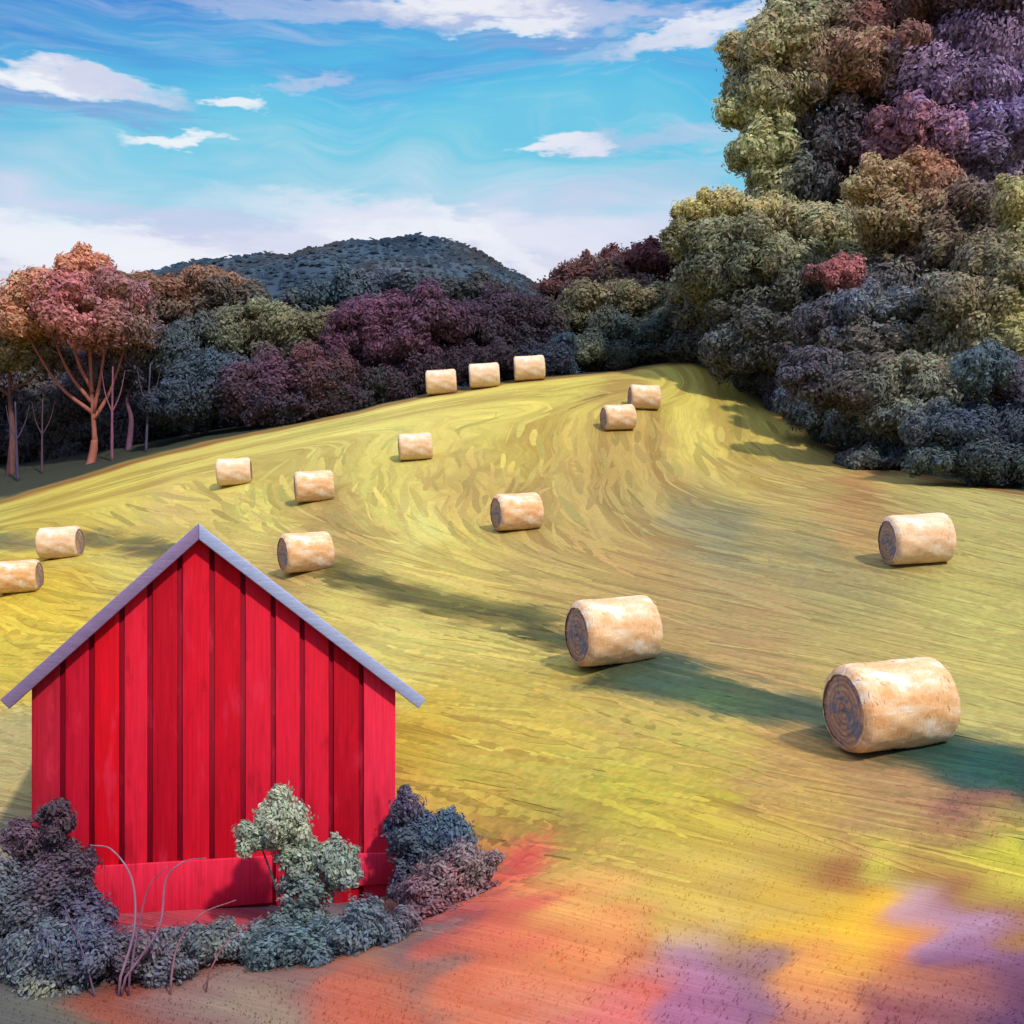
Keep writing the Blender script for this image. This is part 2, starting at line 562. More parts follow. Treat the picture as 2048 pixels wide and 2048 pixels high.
def edge_dist(x, y):
    """metres beyond the mown field's edge (positive = in the woods)"""
    yy = np.maximum(y, 1.0)
    return y - np.interp(x / yy, eb, ed)


# ---- the mowing lines: a scalar field whose level curves are the swaths
def swath(u, v):
    q = v - 0.22 * u
    h = np.interp(u, [0, 165, 390, 565, 655, 720, 1024], [500, 485, 462, 425, 345, 300, 200])
    k = 14.0
    return k * np.logaddexp(q / k, h / k)


fl = []
for u in np.linspace(-60, 1090, 12):
    for v in (380, 400, 425, 455, 480, 505, 530, 560, 600, 650, 710, 780, 860, 940, 1015):
        ve = np.interp(u, [e[0] for e in edge_px], [e[1] for e in edge_px])
        if v < ve + 4:
            continue
        p = hit(u, v)
        fl.append((p.x, p.y, swath(u, v)))
fl = np.array(fl)
FC = tps_fit(fl[:, :2] * S_, fl[:, 2], 0.01)


def flow(x, y):
    e = np.clip((edge_dist(x, y) + 9.0) / 5.0, 0, 1) * np.clip((14.0 - x) / 6.0, 0, 1)
    e = e * e * (3 - 2 * e)
    return flow_raw(x, y) * (1 - e) + e * (400 - 9.0 * edge_dist(x, y))


def flow_raw(x, y):
    return tps_eval(FC, fl[:, :2] * S_, np.stack([np.clip(x, -60, 60), np.clip(y, 5, 95)], 1) * S_)


# ---- ground colours: what grows where (patches), and a dark green strip (band)
patches = [
    (30, 492, 40, (190, 180, 85)), (100, 482, 40, (208, 192, 85)), (50, 512, 30, (200, 170, 66)), (200, 462, 40, (204, 188, 95)), (300, 442, 40, (208, 198, 105)),
    (400, 415, 40, (214, 204, 112)), (480, 408, 35, (208, 195, 100)), (560, 398, 30, (208, 195, 92)), (680, 382, 28, (210, 196, 92)), (722, 384, 18, (198, 184, 82)), (700, 430, 24, (200, 185, 90)),
    (625, 418, 26, (168, 138, 76)), (130, 520, 40, (194, 174, 86)), (165, 505, 18, (196, 160, 112)), (205, 510, 25, (190, 165, 90)), (262, 500, 25, (204, 190, 95)),
    (330, 530, 40, (176, 146, 86)), (390, 500, 25, (208, 194, 96)), (380, 470, 25, (198, 182, 90)), (430, 455, 25, (190, 165, 85)), (470, 485, 30, (180, 150, 80)), (505, 450, 22, (214, 200, 92)),
    (545, 440, 22, (190, 165, 80)), (590, 440, 25, (180, 150, 80)), (640, 470, 28, (170, 138, 76)), (640, 505, 25, (168, 150, 92)), (705, 522, 30, (138, 134, 98)), (780, 560, 35, (168, 148, 90)),
    (720, 480, 28, (186, 162, 84)), (800, 485, 30, (176, 152, 90)), (860, 502, 25, (160, 112, 72)), (905, 498, 25, (168, 152, 90)), (980, 515, 30, (172, 162, 95)), (1000, 560, 35, (160, 150, 85)),
    (850, 545, 30, (166, 130, 84)), (780, 435, 22, (188, 168, 80)), (560, 560, 45, (176, 148, 86)), (455, 560, 35, (194, 172, 86)), (415, 528, 22, (218, 208, 118)), (470, 590, 35, (202, 182, 92)),
    (640, 560, 40, (172, 138, 84)), (700, 585, 35, (168, 142, 90)), (760, 625, 40, (166, 132, 88)), (650, 612, 35, (166, 128, 84)), (855, 605, 40, (172, 165, 95)), (950, 605, 40, (178, 172, 95)),
    (990, 640, 35, (186, 176, 90)), (880, 645, 35, (172, 148, 86)), (800, 562, 26, (122, 126, 92)), (850, 590, 26, (116, 122, 92)), (740, 540, 24, (126, 128, 96)),
    (330, 602, 18, (214, 194, 96)), (400, 640, 35, (208, 192, 102)), (470, 665, 40, (202, 182, 90)), (550, 705, 40, (192, 168, 80)), (620, 722, 35, (186, 162, 80)), (700, 752, 35, (192, 168, 80)),
    (800, 775, 35, (182, 138, 80)), (885, 792, 35, (168, 122, 86)), (980, 812, 30, (150, 100, 86)), (20, 605, 35, (210, 174, 48)), (60, 622, 35, (214, 184, 58)), (20, 660, 35, (208, 188, 68)),
    (12, 765, 35, (172, 160, 110)), (430, 722, 30, (210, 172, 48)), (475, 700, 28, (198, 168, 60)), (540, 732, 35, (220, 188, 64)), (480, 770, 35, (198, 178, 64)), (560, 772, 35, (194, 184, 70)),
    (640, 790, 35, (210, 196, 58)), (705, 800, 35, (208, 184, 70)), (820, 832, 35, (198, 168, 80)), (920, 852, 28, (208, 200, 74)), (1000, 852, 28, (212, 208, 66)), (940, 832, 20, (186, 142, 86)),
    (430, 795, 28, (208, 152, 76)), (500, 802, 28, (182, 142, 66)), (460, 842, 28, (192, 152, 70)), (560, 830, 35, (182, 152, 70)), (640, 850, 35, (186, 158, 76)), (700, 862, 30, (198, 172, 80)),
    (780, 842, 30, (204, 174, 76)), (760, 884, 30, (198, 168, 86)), (620, 882, 22, (230, 178, 96)), (560, 890, 25, (228, 172, 92)), (862, 868, 22, (160, 100, 60)), (955, 885, 28, (156, 96, 60)),
    (1000, 905, 25, (160, 112, 72)), (925, 902, 16, (196, 158, 168)), (960, 922, 16, (182, 146, 176)), (995, 940, 18, (165, 120, 160)), (522, 866, 14, (228, 72, 80)), (495, 890, 22, (200, 112, 84)),
    (545, 872, 15, (226, 84, 80)), (500, 905, 18, (206, 84, 80)), (450, 925, 18, (170, 84, 84)), (700, 905, 30, (216, 182, 84)), (800, 922, 30, (228, 182, 60)), (870, 922, 24, (246, 194, 58)), (900, 952, 25, (228, 142, 72)), (520, 932, 30, (218, 124, 80)), (600, 942, 30, (226, 146, 86)),
    (650, 962, 25, (196, 122, 86)), (745, 965, 22, (166, 128, 92)), (810, 975, 24, (230, 152, 86)), (560, 965, 28, (214, 122, 76)), (460, 962, 28, (208, 112, 76)), (700, 958, 20, (164, 122, 156)),
    (740, 990, 22, (138, 94, 124)), (690, 1000, 22, (168, 106, 132)), (600, 1012, 25, (214, 116, 108)), (540, 1000, 25, (212, 132, 102)), (450, 1012, 25, (208, 122, 86)), (645, 985, 16, (220, 104, 92)),
    (905, 990, 26, (136, 86, 96)), (980, 980, 26, (120, 76, 96)), (1000, 1012, 25, (100, 65, 90)), (870, 1012, 22, (140, 80, 86)), (800, 1016, 22, (176, 112, 96)),
    (380, 940, 28, (160, 112, 88)), (300, 962, 25, (136, 108, 98)), (220, 985, 25, (142, 122, 108)), (175, 1000, 22, (140, 106, 98)), (250, 1010, 22, (152, 132, 106)), (130, 1010, 22, (150, 82, 62)),
    (60, 1000, 28, (100, 100, 86)), (20, 1020, 25, (95, 95, 90)), (350, 1002, 28, (202, 102, 72)), (320, 925, 24, (100, 92, 100)), (180, 918, 35, (172, 62, 74)), (260, 920, 25, (150, 70, 80)), (120, 925, 25, (150, 66, 78)), (60, 930, 35, (88, 86, 96)),
    (420, 905, 22, (150, 92, 88)), (410, 930, 20, (96, 96, 100)), (10, 850, 30, (130, 126, 110))]
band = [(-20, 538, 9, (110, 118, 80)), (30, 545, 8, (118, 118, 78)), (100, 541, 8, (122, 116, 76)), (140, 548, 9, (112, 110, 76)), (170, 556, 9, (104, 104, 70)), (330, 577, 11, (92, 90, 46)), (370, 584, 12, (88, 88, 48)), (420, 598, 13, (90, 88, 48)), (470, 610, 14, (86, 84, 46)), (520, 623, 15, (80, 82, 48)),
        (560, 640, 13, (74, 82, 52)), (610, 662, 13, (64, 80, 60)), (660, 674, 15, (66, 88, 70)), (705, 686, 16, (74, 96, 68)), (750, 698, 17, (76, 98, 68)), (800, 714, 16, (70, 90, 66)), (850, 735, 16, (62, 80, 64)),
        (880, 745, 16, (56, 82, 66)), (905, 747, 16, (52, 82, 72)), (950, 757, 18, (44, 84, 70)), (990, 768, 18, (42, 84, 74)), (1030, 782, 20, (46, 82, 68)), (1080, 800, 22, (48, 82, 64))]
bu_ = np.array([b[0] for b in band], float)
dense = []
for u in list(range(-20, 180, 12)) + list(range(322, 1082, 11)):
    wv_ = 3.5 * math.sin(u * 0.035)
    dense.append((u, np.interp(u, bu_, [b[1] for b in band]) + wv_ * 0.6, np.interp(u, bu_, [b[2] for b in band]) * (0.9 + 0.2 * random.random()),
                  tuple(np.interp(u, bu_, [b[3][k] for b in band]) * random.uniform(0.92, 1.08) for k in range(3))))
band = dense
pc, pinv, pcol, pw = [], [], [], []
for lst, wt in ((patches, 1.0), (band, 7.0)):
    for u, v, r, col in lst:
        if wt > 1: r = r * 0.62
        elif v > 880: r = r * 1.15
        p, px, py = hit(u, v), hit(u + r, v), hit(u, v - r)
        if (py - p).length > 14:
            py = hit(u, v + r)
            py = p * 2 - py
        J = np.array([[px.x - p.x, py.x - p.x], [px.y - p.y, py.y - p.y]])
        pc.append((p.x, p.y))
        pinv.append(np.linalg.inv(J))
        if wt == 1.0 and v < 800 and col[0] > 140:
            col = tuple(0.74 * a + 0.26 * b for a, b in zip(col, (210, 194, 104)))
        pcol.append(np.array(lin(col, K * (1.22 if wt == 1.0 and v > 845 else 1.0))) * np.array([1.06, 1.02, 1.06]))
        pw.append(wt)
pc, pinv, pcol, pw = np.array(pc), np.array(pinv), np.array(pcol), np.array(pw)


def vnoise(x, y, s, seed=0):
    """smooth value noise, numpy"""
    r = np.random.default_rng(seed).random((128, 128))
    X, Y = np.asarray(x) * s + 500.3, np.asarray(y) * s + 500.7
    i, j = np.floor(X).astype(int), np.floor(Y).astype(int)
    a, b = X - i, Y - j
    a, b = a * a * (3 - 2 * a), b * b * (3 - 2 * b)
    i, j = i % 128, j % 128
    i1, j1 = (i + 1) % 128, (j + 1) % 128
    return (r[i, j] * (1 - a) + r[i1, j] * a) * (1 - b) + (r[i, j1] * (1 - a) + r[i1, j1] * a) * b


def ground_col(x, y):
    x, y = np.asarray(x, float), np.asarray(y, float)
    out = np.empty((len(x), 3))
    wk = np.clip(y / 45, 0.32, 1.2)
    x0_, y0_ = x, y
    x = x + (vnoise(x0_, y0_, 1.7, 6) - 0.5) * 0.55 + (vnoise(x0_ * 0.5, y0_ * 2.2, 0.9, 8) - 0.5) * 0.9
    y = y + (vnoise(x0_, y0_, 1.7, 7) - 0.5) * 0.30 + (vnoise(x0_ * 0.4, y0_, 1.2, 9) - 0.5) * 0.5
    wx = x + ((vnoise(x, y, 0.9, 1) - 0.5) * 0.8 + (vnoise(x, y, 0.3, 2) - 0.5) * 1.4) * wk
    wy = y + ((vnoise(x, y, 0.7, 3) - 0.5) * 0.8 + (vnoise(x, y, 0.3, 4) - 0.5) * 1.2) * wk
    for i in range(0, len(x), 20000):
        q = np.stack([wx[i:i + 20000], wy[i:i + 20000]], 1)
        d = q[:, None] - pc[None]
        l = np.einsum('pij,npj->npi', pinv, d)
        e = (l ** 2).sum(-1)
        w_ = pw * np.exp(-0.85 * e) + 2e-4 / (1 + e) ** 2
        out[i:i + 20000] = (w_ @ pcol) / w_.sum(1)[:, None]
    x, y = x0_, y0_
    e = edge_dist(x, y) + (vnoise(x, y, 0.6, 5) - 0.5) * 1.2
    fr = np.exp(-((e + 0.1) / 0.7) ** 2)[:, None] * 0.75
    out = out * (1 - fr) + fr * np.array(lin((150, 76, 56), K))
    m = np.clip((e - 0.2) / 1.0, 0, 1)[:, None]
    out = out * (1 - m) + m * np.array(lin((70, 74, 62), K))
    return out


def axis(segs):
    o = [segs[0][0]]
    for a, b, st in segs:
        n = max(1, int(round((b - a) / st)))
        o += list(np.linspace(a, b, n + 1)[1:])
    return np.array(o)


xs = axis([(-700, -100, 60), (-100, -50, 4), (-50, -16, 0.5), (-16, 16, 0.16), (16, 50, 0.5), (50, 100, 4), (100, 700, 60)])
ys = axis([(-300, -30, 45), (-30, 9, 3), (9, 30, 0.16), (30, 90, 0.4), (90, 140, 4), (140, 900, 60)])
GX, GY = np.meshgrid(xs, ys)
gx, gy = GX.ravel(), GY.ravel()
gzv = ground_z(gx, gy)
nx, ny = len(xs), len(ys)
ii = (np.arange(ny - 1)[:, None] * nx + np.arange(nx - 1)[None]).ravel()
gf = np.stack([ii, ii + 1, ii + 1 + nx, ii + nx], 1)
mown = np.clip(1 - (edge_dist(gx, gy)) / 0.8, 0, 1) * np.clip((gy - 14.5 + 0.12 * gx) / 5, 0.25, 1)
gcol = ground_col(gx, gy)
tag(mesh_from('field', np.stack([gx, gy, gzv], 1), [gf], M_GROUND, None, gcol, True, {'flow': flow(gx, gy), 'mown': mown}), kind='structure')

# ---- cut hay lying along the swaths (nobody could count it)
def strips(name, n, sampler, len_r, wid_r, lift, seg=6, jit=0.22, kcol=1.0, mat=M_STRAW, rise=0.0):
    x, y = sampler(n)
    n = len(x)
    L = rng.uniform(*len_r, n) * np.clip(y / 32, 0.6, 1.2)
    W = rng.uniform(*wid_r, n) * np.clip(y / 32, 0.5, 1.2)
    tint = (1 + rng.normal(0, jit, (n, 1))) * (1 + rng.normal(0, 0.035, (n, 3)))
    pts = [np.stack([x, y], 1)]
    p = pts[0].copy()
    for k in range(seg):
        e = 0.12
        gxx = (flow(p[:, 0] + e, p[:, 1]) - flow(p[:, 0] - e, p[:, 1]))
        gyy = (flow(p[:, 0], p[:, 1] + e) - flow(p[:, 0], p[:, 1] - e))
        d = np.stack([-gyy, gxx], 1)
        d /= np.maximum(np.linalg.norm(d, axis=1, keepdims=True), 1e-9)
        if k == 0:
            d0 = d
            side = rng.normal(0, 0.10, n)
        d = d + np.stack([-d[:, 1], d[:, 0]], 1) * side[:, None]
        p = p + d * (L / seg)[:, None]
        pts.append(p.copy())
    pts = np.stack(pts, 1)                       # n, seg+1, 2
    tang = np.gradient(pts, axis=1)
    tang /= np.maximum(np.linalg.norm(tang, axis=2, keepdims=True), 1e-9)
    nor = np.stack([-tang[..., 1], tang[..., 0]], 2)
    prof = np.sin(np.linspace(0.12, PI - 0.12, seg + 1)) ** 0.45
    half = (W[:, None] * prof[None] * 0.5)[..., None]
    a, b = pts + nor * half, pts - nor * half
    mid = pts
    lf = lift * (0.5 + rng.random((n, 1))) * np.clip(y / 40, 0.3, 1.5)[:, None]
    rows = []
    for q, dz in ((a, 0.001), (mid, 1.0), (b, 0.001)):
        z = ground_z(q[..., 0].ravel(), q[..., 1].ravel()).reshape(n, seg + 1)
        rows.append(np.stack([q[..., 0], q[..., 1], z + (lf * dz if dz == 1.0 else dz) + 0.004], 2))
    V = np.stack(rows, 2).reshape(-1, 3)         # n, seg+1, 3, 3
    base_ = (np.arange(n) * (seg + 1) * 3)[:, None]
    fs = []
    for k in range(seg):
        o = k * 3
        for s in (0, 1):
            fs.append(base_ + np.array([[o + s, o + s + 1, o + 3 + s + 1, o + 3 + s]]))
    fs = np.concatenate(fs, 0)
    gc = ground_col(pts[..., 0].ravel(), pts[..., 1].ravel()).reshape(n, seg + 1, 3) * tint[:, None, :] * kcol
    cols = np.repeat(np.clip(gc, 0.01, 0.8).reshape(-1, 3), 3, axis=0)
    return mesh_from(name, V, [fs], mat, None, cols, True)


def in_barn(x, y, m=0.0):
    ca, sa = math.cos(-BZ), math.sin(-BZ)
    dx, dy = x - BC.x, y - BC.y
    lx, ly = dx * ca + dy * sa, -dx * sa + dy * ca
    return (lx > -3.3 - m) & (lx < 3.35 + m) & (ly > -0.4 - m) & (ly < 8.8 + m)


BD = 19.6
BC = at(213, 900, BD)
BZ = math.atan((213 - 512) / F)


def field_sampler(n):
    u = rng.uniform(-60, 1090, n * 3)
    dd = 17.5 / (1 - rng.random(n * 3) * (1 - 17.5 / 79.0))
    x = (u - 512) / F * dd
    ok = (edge_dist(x, dd) < -1.0) & (dd > 19.5 - 0.25 * np.abs(x) + 3 * (vnoise(x, dd, 0.3, 41) - 0.5))
    ok &= ~in_barn(x, dd, 0.2)
    x, dd = x[ok][:n], dd[ok][:n]
    return x, dd


o = strips('mown_hay', 3600, field_sampler, (2.0, 6.5), (0.08, 0.42), 0.004, jit=0.12, kcol=1.04)
tag(o, kind='stuff')


# ------------------------------------------------------------------ foliage dabs
def hexes(P, N, T, L, W, bend=0.25):
    """one pointed leaf-spray per row: six corners"""
    B = np.cross(N, T)
    B /= np.maximum(np.linalg.norm(B, axis=1, keepdims=True), 1e-9)
    T = np.cross(B, N)
    s = np.array([[-1, 0], [-0.45, 1], [0.5, 0.9], [1, 0], [0.45, -1], [-0.5, -0.85]])
    dz = np.array([-1, 0, 0, -1, 0, 0]) * bend
    V = (P[:, None] + T[:, None] * (s[:, 0][None, :, None] * L[:, None, None] / 2) + B[:, None] * (s[:, 1][None, :, None] * W[:, None, None] / 2)
         + N[:, None] * (dz[None, :, None] * L[:, None, None] / 2))
    n = len(P)
    return V.reshape(-1, 3), np.arange(n * 6).reshape(n, 6)


# low wild growth in front: blades and stalks nobody could count
nf = 15000
u = rng.uniform(-90, 1110, nf)
yy = 11.2 + 9.5 * rng.random(nf) ** 1.25
xx = (u - 512) / F * yy
dens = 0.75 * vnoise(xx, yy, 0.5, 31) + 0.45 * vnoise(xx, yy, 1.5, 32) - np.clip((yy - 13.5) / 9.0, 0, 1) * 0.75
ok = (dens > 0.12 + 0.25 * rng.random(nf)) & ~in_barn(xx, yy, 0.05)
xx, yy, dens = xx[ok], yy[ok], dens[ok]
nf = len(xx)
hgt = 0.02 + 0.09 * np.clip(dens - 0.1, 0, 0.8) * rng.uniform(0.35, 1.0, nf)
wd = rng.uniform(0.010, 0.026, nf)
an = rng.uniform(0, PI, nf)
ln = (vnoise(xx, yy, 0.35, 33) - 0.5) * 6.0 + rng.normal(0, 0.5, nf)
lean = np.stack([np.cos(ln), np.sin(ln) * 0.5, np.zeros(nf)], 1) * (hgt * rng.uniform(0.3, 1.3, nf))[:, None]
B0 = np.stack([xx, yy, ground_z(xx, yy) - 0.01], 1)
sd_ = np.stack([np.cos(an), np.sin(an) * 0.4, np.zeros(nf)], 1) * wd[:, None] * 0.5
up = np.stack([np.zeros(nf), np.zeros(nf), hgt], 1)
BV = np.stack([B0 - sd_, B0 + sd_, B0 + up * 0.6 + lean * 0.35 + sd_ * 0.8, B0 + up + lean, B0 + up * 0.6 + lean * 0.35 - sd_ * 0.8], 1).reshape(-1, 3)
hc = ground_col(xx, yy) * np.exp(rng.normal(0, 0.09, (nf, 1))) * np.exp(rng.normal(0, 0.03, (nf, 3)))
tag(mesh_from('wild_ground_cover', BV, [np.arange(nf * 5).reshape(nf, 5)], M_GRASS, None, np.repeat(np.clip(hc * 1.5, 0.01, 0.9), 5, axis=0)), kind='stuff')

ICO = None


def ico():
    global ICO
    if ICO is None:
        import bmesh
        bm = bmesh.new()
        bmesh.ops.create_icosphere(bm, subdivisions=3, radius=1)
        ICO = (np.array([v.co[:] for v in bm.verts]), np.array([[v.index for v in f.verts] for f in bm.faces]))
        bm.free()
    return ICO


LOBES, TODO = [], []


def blend_col(P, c, r):
    """leaf colour shared by neighbouring boughs, so that one runs into the next"""
    LC, LR, LP = LOBES
    d = np.linalg.norm((LC - c) * np.array([1, 0.35, 1]), axis=1)
    k = np.nonzero(d < 2.2 * LR + 1.5 * r)[0]
    e = (((P[:, None] - LC[k][None]) * np.array([1, 0.35, 1])) ** 2).sum(-1) / (LR[k] ** 2)
    w_ = np.exp(-1.3 * e) + 1e-5
    return (w_ @ LP[k]) / w_.sum(1)[:, None]


def crown(name, parent, origin, lobes, dab, cover=2.6, core=1.0):
    LOBES.extend(lobes)
    TODO.append((name, parent, origin, lobes, dab, cover, core))


def crown_mesh(name, parent, origin, lobes, dab, cover=2.6, core=1.0):
    """lobes: (centre Vector, radii (rx, ry, rz), palette of linear colours)"""
    Vs, F6, F3, Cs = [], [], [], []
    b = 0
    sub = []
    for c, r, pal in lobes:
        r = np.array(r)
        sub.append((np.array(c), r * 0.86, pal))
        for _ in range(10):
            q = rng.normal(0, 1, 3) * np.array([1, 0.8, 0.9])
            q[1] -= 0.35
            q /= np.linalg.norm(q)
            k = rng.uniform(0.20, 0.50)
            rr = r.mean() * k * rng.uniform(0.8, 1.25, 3)
            sub.append((np.array(c) + q * r * rng.uniform(0.66, 1.04), rr, pal))
    dab = dab * 0.46
    for c, r, pal in sub:
        c = np.array(c) - np.array(origin)
        r = np.array(r)
        pal = np.array(pal)
        iv, fi = ico()
        k = 0.70 + 0.16 * np.sin(iv @ rng.normal(0, 3.5, 3) + rng.random() * 6)[:, None] * np.cos(iv @ rng.normal(0, 3, 3))[:, None]
        V = c + iv * r * k * core
        pi = np.clip((0.5 + 0.5 * np.sin(iv @ rng.normal(0, 2.2, 3) + rng.random() * 6)) * len(pal), 0, len(pal) - 1).astype(int)
        Vs.append(V); F3.append(fi + b); Cs.append(0.4 * pal[pi] + 0.6 * blend_col(V + np.array(origin), c + np.array(origin), r.max())); b += len(V)
        area = 4 * PI * ((r[0] * r[1]) ** 1.6 / 3 + (r[0] * r[2]) ** 1.6 / 3 + (r[1] * r[2]) ** 1.6 / 3) ** (1 / 1.6)
        n = int(min(7000, max(60, cover * area / (dab * dab * 0.42))))
        d = rng.normal(0, 1, (n, 3))
        d /= np.linalg.norm(d, axis=1, keepdims=True)
        lump = 1 + 0.13 * np.sin(d @ rng.normal(0, 4, 3) + 1.0) + 0.10 * np.sin(d @ rng.normal(0, 8, 3))
        rad = (0.58 + 0.50 * rng.random(n) ** 0.9 + 0.22 * rng.random(n) ** 6) * lump
        P = c + d * r * rad[:, None]
        N = d / r
        N /= np.linalg.norm(N, axis=1, keepdims=True)
        N = N + rng.normal(0, 0.42, (n, 3))
        N /= np.linalg.norm(N, axis=1, keepdims=True)
        ax = rng.normal(0, 1, 3) + np.array([0, 1.2, 0.4])
        T = np.cross(N, ax) + rng.normal(0, 0.45, (n, 3))
        L = dab * rng.uniform(0.7, 1.9, n)
        W = dab * rng.uniform(0.35, 0.8, n)
        hv, hf = hexes(P, N, T, L, W)
        ph = 0.5 + 0.5 * np.sin(d @ rng.normal(0, 2.4, 3) + rng.random() * 6)
        t = np.clip(ph + rng.normal(0, 0.22, n), 0, 0.999) * (len(pal) - 1)
        i0 = np.floor(t).astype(int)
        fr = (t - i0)[:, None]
        col = pal[i0] * (1 - fr) + pal[np.minimum(i0 + 1, len(pal) - 1)] * fr
        col = 0.42 * col + 0.58 * blend_col(P + np.array(origin), c + np.array(origin), r.max())
        col = col * np.exp(rng.normal(0, 0.12, (n, 1))) * np.exp(rng.normal(0, 0.05, (n, 3)))
        Vs.append(hv); F6.append(hf + b); Cs.append(np.repeat(col, 6, axis=0)); b += len(hv)
    return mesh_from(name, np.concatenate(Vs), [np.concatenate(F6), np.concatenate(F3)], M_FOL, parent, np.clip(np.concatenate(Cs), 0.004, 0.8), False)


FK = 1.85


def pal(*cs):
    out = []
    for c in cs:
        a = np.array(lin(c, FK))
        out.append(list(a * 0.72 + 0.28 * a.mean() + np.array([0.012, 0.011, 0.010])))
    return out


def px_lobe(l, d, scale=1.0):
    u, v, ru, rv, dd, p = l
    D = d + dd
    c = at(u, v, D)
    rx, rz = ru * D / F, rv * D / F
    return (c, (rx, max(0.55 * rx, 0.5 * (rx + rz)), rz), p)


def tree(name, label, cat, bu, d, lobes, dab, trunk=None, trunk_r=0.3, group=None, limbs=True, cover=2.6, fork_h=None):
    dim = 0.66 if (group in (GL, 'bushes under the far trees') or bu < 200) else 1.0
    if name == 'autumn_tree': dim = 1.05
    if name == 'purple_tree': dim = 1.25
    """bu: bearing of the trunk, d: its distance; the crown's lobes are given by bearing, height and size"""
    x = (bu - 512) / F * d
    base_ = Vector((x, d, gz(x, d) - 0.05))
    e = empty(name, base_, label, cat, group)
    L = [px_lobe(l, d) for l in lobes]
    if trunk is not None:
        mb = MB()
        cs = [l[0] for l in L]
        top = max(cs, key=lambda c: c.z)
        low = min(c.z - r[2] * 0.4 for c, r, _ in L)
        fork = Vector((0.65 * x + 0.35 * sum(c.x for c in cs) / len(cs), d, base_.z + max(0.35 * (top.z - base_.z), min(low - base_.z, 0.6 * (top.z - base_.z)))))
        if fork_h:
            fork = base_ + Vector((0.25, 0, fork_h))
        pts = bez([Vector((0, 0, -0.4)), (fork - base_) * 0.5 + Vector((0.15, 0.1, 0)), fork - base_, top - base_], 5)
        mb.tube(pts, [trunk_r * (1.35 if i == 0 else 1.0) * (1 - 0.8 * i / (len(pts) - 1)) for i in range(len(pts))], trunk, 9, 0.06)
        if limbs:
            for c in cs:
                if c is top:
                    continue
                q = fork - base_ + (top - fork) * random.uniform(0.0, 0.25)
                m_ = (q + (c - base_)) * 0.5 + Vector((0, 0, -0.12 * (c - fork).length))
                pp = bez([q, m_, c - base_], 4)
                mb.tube(pp, [trunk_r * 0.5 * (1 - 0.75 * i / (len(pp) - 1)) for i in range(len(pp))], trunk, 6, 0.05)
        mb.build('trunk', M_BARK, e, True)
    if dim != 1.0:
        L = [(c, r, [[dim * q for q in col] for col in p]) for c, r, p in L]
    crown('crown', e, base_, L, dab, cover)
    return e


# colours of leaves
OLIVE, LIME, YOL = (142, 136, 84), (168, 168, 96), (160, 146, 66)
SAGE, DKGRN, GREY = (128, 138, 104), (70, 82, 66), (96, 94, 82)
SLATE, TEAL, DTEAL = (72, 88, 102), (58, 92, 104), (40, 66, 78)
PURP, VIOL, MAG, PLUM = (98, 74, 104), (124, 98, 146), (122, 60, 98), (76, 50, 70)
RUST, ORNG, PINK, RED = (140, 96, 72), (184, 112, 72), (172, 82, 92), (142, 70, 72)
TAN, BROWN, INK, NAVY = (158, 134, 98), (104, 84, 70), (58, 56, 66), (52, 68, 100)

TK = lin((96, 72, 66), 0.7)
TP = lin((160, 98, 88), 0.8)
TD = lin((64, 56, 66), 0.8)

# ------------------------------------------------------------------ far hill
def ridge(name, d, prof, depth, base_z, col_fn, nxs=460, nys=90):
    us = np.linspace(prof[0][0], prof[-1][0], nxs)
    vv = np.interp(us, [p[0] for p in prof], [p[1] + 5 for p in prof])
    ker = np.exp(-np.linspace(-2, 2, 41) ** 2); ker /= ker.sum()
    vv = np.convolve(np.pad(vv, 20, mode='edge'), ker, mode='valid')
    zt = H + (VH - vv) / F * d
    xr = (us - 512) / F * d
    t = np.linspace(-1, 1, nys)
    V, Cc = [], []
    for tt in t:
        k = np.cos(tt * PI / 2) ** 0.9
        y = d + tt * depth
        z = base_z + (zt - base_z) * k
        z = z + (vnoise(xr + 300, np.full_like(xr, y), 0.05, 11) - 0.5) * 7 * (1 - k * 0.8)
        yy_ = np.full_like(xr, y)
        z = z + (vnoise(xr, yy_, 0.13, 12) - 0.75) * 3.0 + (vnoise(xr, yy_, 0.3, 13) - 0.5) * 0.9
        V.append(np.stack([xr * (y / d) ** 0.3, np.full_like(xr, y), z], 1))
    V = np.concatenate(V)
    ii = (np.arange(nys - 1)[:, None] * nxs + np.arange(nxs - 1)[None]).ravel()
    f = np.stack([ii, ii + 1, ii + 1 + nxs, ii + nxs], 1)
    cols = col_fn(V)
    o = mesh_from(name, V, [f], M_HILL, None, cols, True)
    tag(o, kind='structure')
    return V, nxs


HILL = np.array([lin(c, 0.54) for c in [(70, 86, 108), (62, 78, 98), (80, 102, 122), (90, 92, 98), (72, 70, 86)]])


def hill_col(V):
    n = vnoise(V[:, 0], V[:, 2] * 1.4, 0.045, 21)
    i = np.clip(n * 5, 0, 4.99).astype(int)
    f = n * 5 - i
    return HILL[i] * (1 - f)[:, None] + HILL[(i + 1) % 5] * f[:, None]


HV, HN = ridge('hill', 300.0, [(-260, 330), (-80, 318), (60, 300), (140, 285), (190, 270), (250, 262), (300, 258), (345, 248), (390, 242), (430, 244), (470, 254), (505, 272), (545, 300), (590, 325), (700, 350), (900, 370)], 120.0, 6.0, hill_col)
